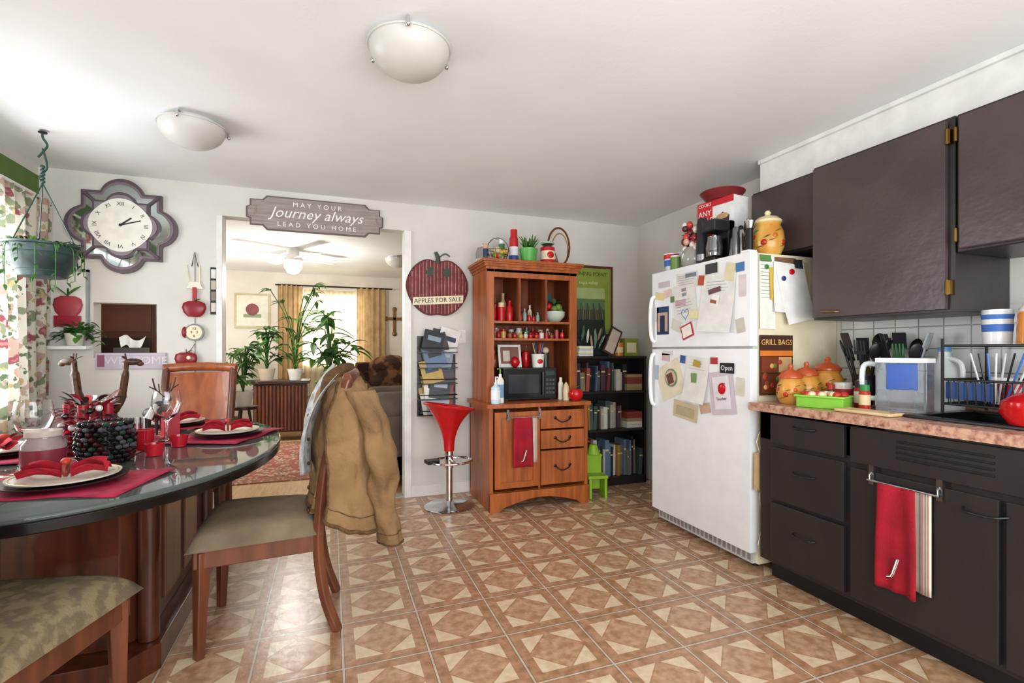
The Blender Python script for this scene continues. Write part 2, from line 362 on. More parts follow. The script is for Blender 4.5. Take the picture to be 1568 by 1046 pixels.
def nt(x0,x1,z0,z1,c,y=0,rot=0,curl=.4):
    M=T((x0+x1)/2,y,(z0+z1)/2)@Ry(rot)
    b.sheet(lambda u,v:((u-.5)*(x1-x0),-.001-curl*(1-v)**2*.02,(v-.5)*(z1-z0)),4,6,C(c,.7),M); return M
M2=nt(2.2,2.31,1.32,1.72,'#eef0e6'); lines(M2,.045,16,.17,.02,'#6a8a68')
nt(2.31,2.47,1.6,1.72,'#7d5a45'); nt(2.27,2.33,1.48,1.66,'#d9b84a',-.004); nt(2.29,2.44,1.41,1.69,'#f2f1ec',-.008,3,.9); nt(2.34,2.55,1.36,1.68,'#f5f4f0',-.012,-12,1.2); nt(2.47,2.56,1.5,1.7,'#d8c58e',-.002)
nt(2.44,2.5,1.66,1.71,'#2a2a30',-.016)
b.ball((2.42,-.02,1.64),(.02,.006,.016),REDG); b.ball((2.25,-.006,1.66),(.014,.006,.014),C('#3a7a3a')); b.ball((2.36,-.02,1.6),(.016,.006,.014),C('#2a3a70'))
nt(2.2,2.28,1.69,1.725,'#5a8a4a',-.005)
b.done(loc=(0,2.086,0))
b=B('grill_bags_poster')
b.box(2.2,2.44,-.004,0,.955,1.285,C('#4a2d20',.4)); b.box(2.202,2.438,-.0055,-.004,1.17,1.2,C('#d97a2a')); b.text('GRILL BAGS',.043,C('#f0c070'),T(2.32,-.006,1.245)@UP,.0004)
b.box(2.21,2.33,-.0055,-.004,1.08,1.165,C('#7a3a22'));b.box(2.335,2.43,-.0055,-.004,1.08,1.165,C('#c8a070'));b.box(2.21,2.43,-.0055,-.004,.965,1.07,C('#6c3a24'))
for i in range(14): b.ball((2.225+R.random()*.19,-.006,.985+R.random()*.16),(.014,.003,.014),C(['#b8402a','#d8a860','#6a7a3a','#8a4a2a'][i%4]))
b.done(loc=(0,2.083,0))
b=B('oven_mitt_holder')
b.prism([(-.035,0),(.035,0),(.03,.2),(-.03,.2)],-.006,.006,C('#c9a878',.8),UP); b.tube([(0,0,.2),(.02,0,.26),(.0,0,.31),(-.02,0,.26),(0,0,.2)],.003,C('#d9c9a0'),5)
b.tube([(-.03,0,.02),(0,-.01,-.02),(.03,0,.02)],.004,C('#a0723c'),5)
b.tube([(.0,0,.0),(.02,0,-.2),(-.01,0,-.3)],.003,C('#e0d8c0'),5)
b.done(loc=(2.178,2.062,.45))
# ---------- fridge top items
FT=1.742
def apple_jar(name,loc,r,h,body='#e0b45a',lid='#ead9a8',rot=0):
    b=B(name); m=mat('jar_glaze',body,.2,c2='#c98a3a',scale=9); k=C(lid,.25)
    b.lathe([(0,0),(r*.7,0),(r*.75,h*.03),(r*.95,h*.25),(r,h*.5),(r*.93,h*.75),(r*.74,h*.93),(r*.8,h),(0,h)],m,f=lambda a,z:1+.02*math.cos(8*a))
    b.lathe([(r*.8,h),(r*.86,h+.004),(r*.86,h+.014),(r*.6,h+.035),(r*.22,h+.045),(r*.15,h+.052),(r*.2,h+.062),(r*.12,h+.074),(0,h+.076)],k)
    for a in range(0,360,40):
        aa=math.radians(a+rot)
        zz=h*(.38 if (a//40)%2 else .56); rr=r*(.83 if (a//40)%2 else .8)
        b.ball((rr*math.cos(aa),rr*math.sin(aa),zz),(r*.24,r*.24,r*.24),C('#b8321e' if (a//40)%3 else '#c86a20',.2),10)
        b.leaf((r*.98*math.cos(aa),r*.98*math.sin(aa),zz+r*.25),(-math.sin(aa),math.cos(aa),.4),r*.45,r*.25,LEAF,0)
        b.leaf((r*.98*math.cos(aa),r*.98*math.sin(aa),zz-r*.25),(math.sin(aa),-math.cos(aa),-.2),r*.45,r*.22,LEAFD,0)
    return b.done(loc=loc)
apple_jar('cookie_jar',(2.375,2.19,FT),.088,.19,rot=10)
b=B('plastic_cup'); b.lathe([(0,0),(.035,0),(.052,.13),(.048,.13),(.032,.005),(0,.005)],C('#e9eef2',.3)); b.lathe([(.0425,.045),(.0485,.085),(.0465,.045)],C('#3f6fc0')); b.lathe([(.049,.095),(.052,.124),(.0515,.095)],C('#c83030')); b.done(loc=(2.24,2.88,FT))
b=B('plastic_cup'); b.lathe([(0,0),(.035,0),(.05,.16),(.046,.16),(.032,.005),(0,.005)],C('#dfe6ea',.3)); b.done(loc=(2.38,2.91,FT))
b=B('fruit_canister')
b.lathe([(0,0),(.06,0),(.085,.03),(.09,.08),(.07,.13),(.06,.14)],mat('jar_glass','#e8e8e0',.1,trans=.6),n=24)
for i in range(70):
    a=R.random()*6.28; z=.03+.27*R.random(); q=.09*math.sqrt(R.random())*(1-.3*z/.3); b.ball((q*math.cos(a),q*math.sin(a),z),(.02,.02,.024),C(R.choice(['#b8202a','#c84038','#e9e2d8','#903040','#6f8f4a','#dddddd','#5a2a30','#d8a890']),.25),8)
for i in range(20): b.leaf((0,0,.2),(R.uniform(-1,1),R.uniform(-1,1),.8),.1,.03,R.choice([LEAF,LEAFD,C('#b02838')]),.3)
b.done(loc=(2.27,2.68,FT))
b=B('knick_knack_cards'); b.box(-.04,.04,-.03,.03,0,.2,C('#d8b070')); b.box(-.035,.035,-.034,-.03,.02,.17,PAPER); b.done(loc=(2.52,2.9,FT),rz=-60,bevel=.003)
b=B('glass_jar_of_sweets'); b.lathe([(0,0),(.05,0),(.055,.02),(.055,.12),(.04,.14),(.042,.16),(0,.16)],C('#b8685a',.15)); b.lathe([(.0555,.03),(.0555,.1)],C('#e6ddd0',.3)); b.ball((0,0,.175),.02,STEEL); b.done(loc=(2.42,2.78,FT))
b=B('spice_tin'); b.cyl(0,0,0,.09,.032,C('#6a8a4a',.3)); b.cyl(0,0,.09,.1,.033,C('#e0e0e0',.3)); b.done(loc=(2.2,2.785,FT))
b=B('toaster'); b.box(-.14,.14,-.08,.08,.015,.2,C('#2c2c30',.2)); b.box(-.145,.145,-.085,.085,.0,.03,BLK); b.box(-.11,.11,-.045,-.02,.2,.203,BLK);b.box(-.11,.11,.02,.045,.2,.203,BLK); b.box(.14,.155,-.015,.015,.1,.12,STEEL); b.box(-.1,.1,-.086,-.08,.06,.16,STEEL)
b.done(loc=(2.46,2.59,FT),rz=-90,bevel=.018)
b=B('coffee_maker')
b.box(-.055,.055,-.08,.08,0,.03,BLK); b.box(-.055,.055,.03,.08,.03,.26,BLK); b.box(-.055,.055,-.08,.08,.19,.26,C('#2a2a2e',.2)); b.lathe([(0,.035),(.045,.035),(.052,.09),(.04,.15),(.042,.16)],C('#8a8c90',.05,.8),(0,-.03,0)); b.done(loc=(2.26,2.455,FT),rz=-90,bevel=.008)
b=B('electric_kettle'); b.lathe([(0,0),(.07,0),(.072,.02),(.06,.14),(.05,.17),(.02,.185),(0,.19)],STEEL); b.tube(smooth_path([(0,-.055,.15),(0,-.1,.15),(0,-.11,.1),(0,-.08,.04)]),.009,BLK,8); b.ball((0,0,.195),.014,BLK); b.done(loc=(2.31,2.325,FT),rz=-60)
b=B('pepper_mill'); b.lathe([(0,0),(.026,0),(.028,.02),(.018,.06),(.024,.1),(.018,.13),(.026,.16),(.02,.19),(0,.195)],C('#3a2a22',.3)); b.ball((0,0,.205),.012,STEEL); b.done(loc=(2.25,2.21,FT))
b=B('salt_mill'); b.lathe([(0,0),(.022,0),(.022,.05),(.02,.16),(.014,.17),(0,.175)],C('#8a8c90',.1,.9)); b.done(loc=(2.2,2.25,FT))
b=B('flashlight'); b.cyl(0,0,0,.14,.018,BLK); b.cyl(0,0,.14,.18,.018,STEEL,r2=.03); b.done(loc=(2.2,2.15,FT))
b=B('coffee_grinder'); b.lathe([(0,0),(.04,0),(.04,.16),(.035,.17),(.035,.27),(.03,.3),(0,.3)],C('#2a2c30',.2)); b.lathe([(.0365,.03),(.041,.03),(.041,.07),(.0365,.07)],STEEL); b.done(loc=(2.24,2.57,FT))
b=B('kitchen_appliance_box')
b.box(-.14,.14,-.07,.07,0,.23,C('#f0efec')); b.box(-.141,-.02,-.0715,-.07,.0,.23,C('#c8232a')); b.box(-.1415,-.14,-.07,.07,0,.23,C('#c8232a')); b.box(-.14,.14,-.0713,-.07,.19,.231,C('#c8232a'))
b.text('COOKS',.03,PAPER,T(-.08,-.0725,.21)@UP,.0004);b.text('ANY\nSTYLE',.05,PAPER,T(-.08,-.0725,.13)@UP,.0004); b.lathe([(0,0),(.04,0),(.05,.05),(.05,.06),(.02,.07),(0,.09)],C('#3c2420',.3),(.06,-.073,.05),n=16,sy=.1); b.ball((.06,-.076,.11),(.045,.004,.02),C('#c8a070'))
b.done(loc=(2.41,2.58,FT+.204),rz=-82,bevel=.003)
b=B('serving_tray'); b.lathe([(0,0),(.1,0),(.14,.05),(.138,.055),(.1,.008),(0,.008)],C('#7a2a2a',.3),n=28); b.done(loc=(2.41,2.58,FT+.436))
b=B('cereal_carton'); b.box(-.05,.05,-.03,.03,0,.27,C('#b04a2a')); b.box(-.04,.04,-.032,-.03,.05,.2,CREAM); b.done(loc=(2.62,2.6,FT),rz=-90,bevel=.002)
# ---------- counter items
CT=.926
apple_jar('apple_canister',(2.25,1.93,CT),.066,.13,'#d8a050','#b8502a')
apple_jar('apple_canister',(2.38,1.945,CT),.068,.14,'#d8a050','#b8502a',30)
apple_jar('apple_canister',(2.53,1.94,CT),.078,.165,'#d8a050','#b8502a',60)
b=B('berry_basket')
b.prism([(-.1,-.06),(.1,-.06),(.105,.06),(-.105,.06)],0,.05,C('#7fbf3a',.5)); b.tube([(-.105,-.065,.055),(.105,-.065,.055),(.105,.065,.055),(-.105,.065,.055)],.006,C('#8fcf4a'),6,closed=True)
for i in range(14): b.ball((-.075+(i%9)*.019,R.uniform(-.04,.04),.06),(.02,.025,.018),C(R.choice(['#e9d9b0','#c03828','#d8c090','#e8e4d8'])),8)
b.done(loc=(2.24,1.74,CT),rz=-70,bevel=.006)
def spice(loc,a,c,l,k=1):
    b=B('spice_bottle'); b.lathe([(0,0),(.024*k,0),(.025*k,.01),(.025*k,.09*k),(.019*k,.1*k),(0,.1*k)],C(a,.25)); b.cyl(0,0,.1*k,.13*k,.021*k,C(c)); b.lathe([(.0254*k,.025),(.0254*k,.08*k)],C(l)); b.done(loc=loc)
spice((2.31,1.59,CT),'#b02a20','#2d8a4a','#e0c8a0',.9); spice((2.38,1.66,CT),'#8a2018','#1d1d1d','#d8d0b8'); spice((2.45,1.7,CT),'#c86a2a','#c8c8c8','#b02a20'); spice((2.37,1.8,CT),'#5a3a20','#b02a20','#e8e4da',.8)
def utensils(name,loc,cols,cr='#1d1d20'):
    b=B(name); b.lathe([(0,0),(.05,0),(.058,.15),(.052,.15),(.045,.01),(0,.01)],C(cr,.3))
    for i in range(11):
        a=i*.7; tp=(.085*math.cos(a),.085*math.sin(a),.22+.07*R.random()); c=C(cols[i%len(cols)],.35)
        b.tube([(.02*math.cos(a),.02*math.sin(a),.02),tp],.006,c,6)
        M=T(*tp)@Rz(math.degrees(a))@Ry(18)
        k=i%3
        if k==0: b.ball((0,0,.035),(.008,.03,.045),c,10,M)
        elif k==1: b.box(-.003,.003,-.028,.028,0,.08,c,M)
        else:
            for q in (-.02,-.007,.007,.02): b.box(-.003,.003,q-.003,q+.003,.01,.075,c,M)
            b.box(-.003,.003,-.024,.024,0,.015,c,M)
    return b.done(loc=loc)
utensils('utensil_crock',(2.59,1.78,CT),['#1b1b1d','#1b1b1d','#2b2b30'])
utensils('utensil_crock',(2.64,1.63,CT),['#1b1b1d','#3a6a44','#222226','#b8bcc0'],'#8a3a2a')
b=B('mug'); b.lathe([(0,0),(.04,0),(.042,.11),(.038,.11),(.036,.01),(0,.01)],C('#f0ede4',.2)); b.tube(smooth_path([(0,-.04,.09),(0,-.075,.08),(0,-.07,.03),(0,-.04,.025)]),.006,C('#f0ede4',.2),8); b.lathe([(.0408,.03),(.0422,.08)],C('#b0303a')); b.done(loc=(2.47,1.81,CT),rz=60)
b=B('glass_tumbler'); b.lathe([(0,0),(.03,0),(.036,.12),(.033,.12),(.028,.006),(0,.006)],C('#c89a3a',.1)); b.done(loc=(2.74,1.5,CT))
b=B('olive_oil_bottle'); b.lathe([(0,0),(.03,0),(.03,.16),(.012,.2),(.012,.25),(0,.25)],C('#6a6a20',.1)); b.cyl(0,0,.25,.27,.014,BLK); b.done(loc=(2.72,1.87,CT))
b=B('water_pitcher')
PL=mat('pitcher_plastic','#e6eef4',.05,trans=.85)
b.prism([(-.065,-.1),(.065,-.1),(.07,.08),(.03,.105),(-.03,.105),(-.07,.08)],0,.22,PL); b.prism([(-.068,-.102),(.068,-.102),(.072,.082),(.03,.11),(-.03,.11),(-.072,.082)],.22,.24,C('#f2f4f4'))
b.prism([(-.072,-.06),(.072,-.06),(.072,.05),(-.072,.05)],.1,.215,C('#2f55a8',.2)); b.box(-.04,.04,-.104,-.1,.02,.07,PAPER)
b.tube(smooth_path([(0,-.1,.21),(0,-.15,.2),(0,-.15,.07),(0,-.1,.05)]),.012,C('#dfe8ee',.15),8)
b.done(loc=(2.45,1.51,CT),rz=-150,bevel=.01)
b=B('milk_jug'); b.lathe([(0,0),(.07,0),(.072,.02),(.072,.15),(.055,.2),(.025,.24),(.022,.26),(.024,.275),(0,.28)],mat('jug_plastic','#eef2f2',.3,trans=.3),n=24); b.tube(smooth_path([(.02,0,.24),(.08,0,.22),(.09,0,.16),(.065,0,.1)]),.01,C('#eef2f2'),8); b.cyl(0,0,.27,.29,.024,C('#4f8ac0')); b.done(loc=(2.63,1.45,CT),rz=-110)
b=B('cutting_board'); b.box(-.12,.12,-.05,.05,0,.014,mat('board','#e0c39a',.5,c2='#d2b080',scale=4,stretch=(1,10,1))); b.cyl(.1,0,.0,.0145,.015,BLK,12); b.done(loc=(2.2,1.5,CT),rz=-90,bevel=.005)
b=B('dish_rack')
w,d,z0=.2,.15,.04
for z in (z0,z0+.1): b.tube([(-w,-d,z),(w,-d,z),(w,d,z),(-w,d,z)],.005,BLK,6,closed=True)
for i in range(15):
    x=-w+i*2*w/14; b.tube([(x,-d,z0+.1),(x,-d,z0),(x,d,z0),(x,d,z0+.1)],.0028,BLK,5)
for i in range(9):
    y=-d+i*2*d/8; b.tube([(-w,y,z0+.1),(-w,y,z0),(w,y,z0),(w,y,z0+.1)],.0028,BLK,5)
for x in (-w,w):
    for y in (-d,d): b.cyl(x,y,0,z0+.27,.006,BLK,8)
for y in (-d,d): b.tube([(-w,y,.28),(w,y,.28)],.005,BLK,6)
for i in range(11):
    x=-w+i*2*w/10; b.tube([(x,-d,.28),(x,d,.28)],.0028,BLK,5)
for x in (-w,w): b.tube([(x,-d,.28),(x,d,.28)],.005,BLK,6)
b.box(-w,-w+.16,-d+.02,-d+.03,z0+.02,z0+.09,C('#2a4d8a',.4))
b.lathe([(.045,0),(.05,.14)],C('#e8e8e8',.2),(-.1,.02,.287)); b.lathe([(.0475,.05),(.0495,.08)],C('#3f6fc0'),(-.1,.02,.287));b.lathe([(.0485,.1),(.051,.12)],C('#3f6fc0'),(-.1,.02,.287))
for i in range(9):
    b.tube([(-.08+.01*i,-.1,.05),(-.12+.028*i,-.12,.25)],.0035,C(['#c8cad0','#1b1b1d','#3f6fc0','#e8e8e8'][i%4],.3),5)
b.cyl(.03,-.02,.287,.41,.05,C('#d88a3c',.15),r2=.045); b.lathe([(0,0),(.045,0),(.03,.03),(.02,.05),(0,.05)],C('#e8e2d8'),(.03,-.02,.41))
b.cyl(.12,.05,.287,.4,.04,C('#dfe6ee',.1),r2=.05); b.cyl(-.02,.09,.287,.43,.035,C('#c8d4e0',.1),r2=.042)
for i in range(4): b.lathe([(0,0),(.09,.01),(.1,.015),(0,.006)],[PAPER,C('#8ab0d0',.2)][i%2],(0,0,0),24,T(.06+.03*i,.06,.15)@Ry(80))
b.cyl(-.1,.06,.05,.15,.04,C('#e8e8e8',.2),r2=.045); b.cyl(-.02,-.06,.05,.13,.035,C('#b8303a',.2),r2=.04)
b.done(loc=(2.55,1.13,.94),rz=-90)
b=B('red_kettle'); b.lathe([(0,0),(.06,0),(.085,.04),(.08,.08),(.04,.11),(0,.115)],REDG); b.ball((0,0,.125),.014,BLK); b.tube(smooth_path([(-.05,0,.09),(-.05,0,.16),(.05,0,.16),(.05,0,.09)]),.007,BLK,8); b.tube([(.06,0,.05),(.12,0,.09)],.014,REDG,8); b.done(loc=(2.29,1.0,.94),rz=30)
def towel(name,w,h,loc,rz,letter=True,sw=.3):
    b=B(name)
    def f(u,v):
        y=-.006-.006*math.sin(u*9)-.008*(1-v)*math.sin(u*14+1); return ((u-.5)*w*(1-.06*v+.02*math.sin(v*5)),y-.014,-h*(1-v))
    b.sheet(f,24,16,RED)
    def g(u,v):
        y=-.004*math.sin(u*9); return ((u-.5)*w*.9+w*sw,y-.002,-h*.93*(1-v))
    b.sheet(g,20,10,C('#ede2d0',.9))
    for k in range(4):
        u0=.74+k*.065
        b.sheet(lambda u,v:(g(u0+u*.014,v)[0],g(u0+u*.014,v)[1]-.0045,g(u0+u*.014,v)[2]),2,10,C('#a8505a' if k%2 else '#6a5a54',.9))
    if letter: b.text('J',.095,PAPER,T(.0,-.04,-h*.75)@UP,.002,shear=.3)
    b.tube([(-w*.75,-.012,.0),(w*.95,-.012,.0)],.005,STEEL,8)
    for x in (-w*.7,w*.9):
        b.tube([(x,-.012,0),(x,-.012,.02),(x,.0,.03)],.004,STEEL,6); b.box(x-.01,x+.01,.0,.006,-.02,.06,STEEL)
    return b.done(loc=loc,rz=rz,solid=.002)
towel('dish_towel',.155,.42,(2.128,1.33,.66),-90)
# ---------- hutch
b=B('hutch')
W=.41; H0=.77
for x0,x1 in ((-W,-W+.03),(W-.03,W)): b.box(x0,x1,.0,.54,.0,H0,WOOD)
b.box(-W,W,.52,.54,.05,H0,WOOD); b.box(-W+.03,W-.03,.015,.52,.12,.14,WOOD)
b.box(-W-.02,W+.02,-.02,.55,H0,H0+.03,WOOD)
arch=[(-W,0),(-W+.07,0)]+[(-.3+.6*i/12,.03+.055*math.sin(pi*i/12)) for i in range(13)]+[(W-.07,0),(W,0),(W,.14),(-W,.14)]
b.prism(arch,-.02,.012,WOOD,T(0,-.01,0)@UP)
def panel(x0,x1,z0,z1):
    b.box(x0,x1,-.008,.015,z0,z1,WOOD)
    t=.045
    b.box(x0,x0+t,-.018,-.008,z0,z1,WOOD);b.box(x1-t,x1,-.018,-.008,z0,z1,WOOD);b.box(x0+t,x1-t,-.018,-.008,z1-t,z1,WOOD);b.box(x0+t,x1-t,-.018,-.008,z0,z0+t,WOOD)
panel(-W+.04,-.02,.17,H0-.03)
for z0,z1 in ((.6,H0-.03),(.445,.585),(.17,.43)):
    b.box(0,W-.04,-.014,.015,z0,z1,WOOD); zc=(z0+z1)/2
    b.tube(smooth_path([(.12,-.014,zc+.012),(.13,-.035,zc),(.16,-.042,zc-.018),(.19,-.042,zc-.018),(.235,-.035,zc),(.245,-.014,zc+.012)]),.005,BLK,6)
    for x in (.12,.245): b.ball((x,-.016,zc+.012),(.014,.005,.012),BLK,8)
b.box(-.015,0,0,.02,.14,H0,WOOD)
U0,U1=.14,.54; TZ=1.83; UW=.385
for x0,x1 in ((-UW,-UW+.06),(UW-.06,UW)): b.box(x0,x1,U0,U0+.025,H0+.03,TZ,WOOD)
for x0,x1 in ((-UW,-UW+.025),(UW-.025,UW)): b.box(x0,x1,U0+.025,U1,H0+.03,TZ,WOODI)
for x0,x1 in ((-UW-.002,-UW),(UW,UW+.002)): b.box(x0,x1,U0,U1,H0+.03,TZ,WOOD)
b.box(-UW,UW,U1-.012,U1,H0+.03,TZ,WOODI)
b.box(-UW,UW,U0,U1,TZ-.02,TZ,WOOD)
b.box(-UW+.06,UW-.06,U0,U0+.02,TZ-.06,TZ,WOOD)
for i,(e,z0,z1) in enumerate([(.01,0,.02),(.022,.02,.04),(.035,.04,.055),(.045,.055,.075)]): b.box(-UW-e,UW+e,U0-e,U1,TZ+z0,TZ+z1,WOOD)
for z in (1.28,1.415): b.box(-UW+.025,UW-.025,U0+.01,U1,z,z+.018,WOOD)
for x in (-.11,.12): b.box(x-.009,x+.009,U0+.012,U1,1.43,TZ,WOODI)
b.done(loc=(1.515,3.51,0),bevel=.004)
HX,HY=1.515,3.51
towel('dish_towel',.16,.37,(HX-.16,HY-.03,.7),0)
b=B('microwave')
b.box(-.23,.23,0,.28,.01,.26,BLK); b.box(-.225,.11,-.012,0,.02,.25,C('#0d0d0f',.15)); b.box(-.19,.07,-.014,-.012,.06,.21,C('#33363a',.1)); b.box(.12,.225,-.01,0,.02,.25,C('#1b1c1f',.3))
b.box(.135,.21,-.0115,-.01,.2,.235,C('#2d4a44',.2))
for i in range(4):
    for j in range(3): b.box(.135+j*.027,.155+j*.027,-.0115,-.01,.05+i*.034,.07+i*.034,C('#4a4c50'))
b.tube([(.1,-.03,.04),(.1,-.03,.23)],.006,C('#2c2d30',.2),8)
for x in (-.2,.2): b.box(x-.015,x+.015,.02,.05,0,.01,BLK)
b.done(loc=(HX+.0,HY+.2,.8),bevel=.006)
b=B('soap_dispenser'); b.lathe([(0,0),(.035,0),(.037,.02),(.035,.12),(.012,.14),(.012,.16),(0,.16)],C('#cfe6f2',.1)); b.tube([(0,0,.15),(0,0,.2),(0,-.04,.2)],.006,PAPER,8); b.lathe([(.0372,.03),(.0372,.1)],C('#f2f6f8')); b.done(loc=(HX-.34,HY+.06,.801))
b=B('soap_dispenser'); b.lathe([(0,0),(.03,0),(.03,.17),(.012,.2),(.012,.22),(0,.22)],C('#efeae0',.2)); b.tube([(0,0,.21),(0,0,.26),(-.03,-.03,.26)],.006,C('#7aa85a'),8); b.lathe([(.0302,.04),(.0302,.14)],C('#7aa0c8')); b.done(loc=(HX-.29,HY+.1,.801))
b=B('squeeze_bottle'); b.lathe([(0,0),(.025,0),(.027,.08),(.02,.12),(.008,.14),(0,.15)],C('#d8c49a',.3)); b.done(loc=(HX+.27,HY+.1,.801))
b=B('lotion_bottle'); b.lathe([(0,0),(.022,0),(.022,.13),(.012,.15),(.012,.18),(0,.18)],C('#e8e0d0',.3)); b.done(loc=(HX+.26,HY+.18,.801))
b=B('apple_figurine'); b.lathe([(0,.01),(.03,0),(.055,.03),(.06,.06),(.045,.09),(.015,.095),(0,.085)],REDG); b.tube([(0,0,.085),(.008,0,.12)],.004,WOODD,6); b.leaf((0,0,.1),(1,0,.4),.05,.025,LEAF,0); b.done(loc=(HX+.33,HY+.05,.801))
b=B('greeting_card'); b.box(-.1,.1,-.004,.004,0,.19,PAPER,Rx(-12)); b.box(-.08,.08,-.006,-.004,.03,.17,C('#8a6050'),Rx(-12)); b.box(-.06,.0,-.007,-.006,.05,.14,C('#d8cfc0'),Rx(-12)); b.ball((.03,-.03,.045),(.04,.03,.045),REDG); b.done(loc=(HX-.12,HY+.34,1.062))
b=B('pen_cup'); b.lathe([(0,0),(.045,0),(.055,.11),(.05,.11),(.04,.01),(0,.01)],PAPER)
for i in range(9): b.tube([(0,0,.02),(.045*math.cos(i),.035*math.sin(i),.2)],.0045,C(['#1b1b1d','#c03030','#3f6fc0','#e0b040'][i%4]),5)
b.ball((0,-.05,.05),(.025,.004,.02),REDG); b.done(loc=(HX+.1,HY+.28,1.062))
b=B('ceramic_figurine'); b.cyl(0,0,0,.12,.03,C('#2a3a2e',.3)); b.ball((0,0,.14),.03,C('#e0d0b0')); b.done(loc=(HX+.19,HY+.33,1.062))
def goods(name,x0,x1,y,z,n,hs,cols,loc,yr=0):
    b=B(name)
    for i in range(n):
        x=x0+(x1-x0)*(i+.5)/n; h=R.uniform(*hs); r=(x1-x0)/n*.44; c=C(R.choice(cols),.3); k=R.random(); yy=y+R.uniform(0,yr)
        if k<.5: b.lathe([(0,z),(r*.8,z),(r,z+h*.3),(r*.9,z+h*.65),(r*.4,z+h*.8),(r*.45,z+h),(0,z+h)],c,(x,yy,0),14)
        elif k<.8: b.cyl(x,yy,z,z+h*.75,r,c,14); b.cyl(x,yy,z+h*.75,z+h,r*.8,C(R.choice(cols),.3),14)
        else: b.lathe([(0,z),(r*.7,z),(r,z+h*.35),(r*.8,z+h*.7),(r*.2,z+h*.75),(0,z+h*.7)],REDG,(x,yy,0),14); b.tube([(x,yy,z+h*.65),(x+.005,yy,z+h)],.003,WOODD,5)
    return b.done(loc=loc)
gc=['#c4161c','#d8cec0','#8a4a2a','#2f5c34','#c9a84a','#dfd3b2','#a01820','#503020']
goods('trinket_jars',-.33,.33,.23,1.298,14,(.04,.08),gc,(HX,HY,0),.03)
goods('trinket_jars',-.33,.33,.36,1.298,10,(.07,.1),gc,(HX,HY,0),.03)
goods('trinket_jars',-.34,-.13,.24,1.433,3,(.12,.18),['#efe3c2','#e0cfa0','#c4161c'],(HX,HY,0))
goods('trinket_jars',-.34,-.13,.4,1.433,3,(.17,.25),['#c8a878','#b84030','#8ab0a0'],(HX,HY,0))
goods('trinket_jars',-.09,.1,.24,1.433,5,(.06,.11),['#4a8a80','#efe3c2','#8ab0a0'],(HX,HY,0))
goods('trinket_jars',-.09,.1,.4,1.433,4,(.12,.2),['#efe3c2','#c4161c','#d8b890','#3a6a50'],(HX,HY,0))
goods('storage_canisters',-.28,.1,.43,1.062,4,(.12,.19),['#7a3a20','#c4161c','#e0cfa0','#3a3a3a'],(HX,HY,0))
b=B('fruit_bowl'); b.lathe([(0,0),(.05,.005),(.09,.05),(.095,.09),(.09,.09),(.05,.015),(0,.01)],C('#c9d6c8',.15))
for i in range(16): b.ball((R.uniform(-.06,.06),R.uniform(-.06,.06),.09+R.random()*.07),.03,C(R.choice(['#c4161c','#6a8a3a','#8a1a30'])),8)
for i in range(10): b.leaf((0,0,.14),(R.uniform(-1,1),R.uniform(-1,1),.7),.09,.04,LEAFD,.3)
b.done(loc=(HX+.24,HY+.27,1.433))
b=B('picture_plate'); b.lathe([(0,0),(.07,0),(.09,.012),(0,.004)],C('#2c6a5a',.2),(0,0,0),24,UP); b.done(loc=(HX+.23,HY+.5,1.64))
HT=1.906
b=B('spray_can'); b.cyl(0,0,0,.2,.036,C('#b8242a',.3)); b.cyl(0,0,.05,.13,.0365,C('#e8e8ee')); b.cyl(0,0,.03,.06,.0368,C('#2a4a9a')); b.lathe([(0,.2),(.033,.2),(.028,.22),(.028,.27),(0,.275)],C('#b8242a',.3)); b.done(loc=(HX-.12,HY+.26,HT))
b=B('spray_can'); b.cyl(0,0,0,.17,.026,C('#3a7a4a',.3)); b.lathe([(0,.17),(.022,.17),(.018,.21),(0,.215)],PAPER); b.done(loc=(HX-.19,HY+.36,HT))
b=B('herb_pot'); b.prism([(-.06,-.06),(.06,-.06),(.06,.06),(-.06,.06)],0,.02,C('#4a9a3a')); b.lathe([(0,0),(.055,0),(.075,.12),(.07,.12),(.05,.02),(0,.02)],C('#5ab04a',.4),n=20)
for i in range(40): b.leaf((R.uniform(-.03,.03),R.uniform(-.03,.03),.1),(R.uniform(-1,1),R.uniform(-1,1),1.6),R.uniform(.12,.2),.014,LEAF,.3)
b.done(loc=(HX+.0,HY+.24,HT))
b=B('candle_jar'); b.cyl(0,0,0,.14,.06,C('#c4202a',.15)); b.cyl(0,0,.14,.17,.045,GLASS); b.cyl(0,0,.17,.185,.055,C('#9fc0a8',.2)); b.lathe([(.0605,.04),(.0605,.11)],CREAM); b.ball((0,-.06,.075),(.03,.004,.028),REDG); b.done(loc=(HX+.17,HY+.24,HT))
b=B('wire_basket')
for z,r in ((0,.06),(.05,.08),(.09,.09)): b.tube([(r*math.cos(a*pi/10),r*.7*math.sin(a*pi/10),z+.003) for a in range(20)],.003,BRASS,5,closed=True)
for a in range(12): q=a*pi/6; b.tube([(.06*math.cos(q),.042*math.sin(q),.003),(.09*math.cos(q),.063*math.sin(q),.093)],.002,BRASS,4)
b.tube([(.09*math.cos(q),0,.09+.1*math.sin(q)) for q in [i*pi/12 for i in range(13)]],.003,BLK,5)
for i in range(14): b.ball((R.uniform(-.05,.05),R.uniform(-.03,.03),.04+.06*R.random()),.022,C(R.choice(['#c4161c','#d9b84a','#d8c8a8','#7a9a4a'])),8)
b.done(loc=(HX-.26,HY+.24,HT))
b=B('glass_cloche'); b.lathe([(.06,0),(.06,.1),(.045,.14),(0,.155)],GLASS); b.ball((0,0,.165),.012,GLASS); b.lathe([(0,0),(.07,0),(.07,.012),(0,.012)],WOOD); b.done(loc=(HX-.33,HY+.42,HT))
b=B('wreath_hoop')
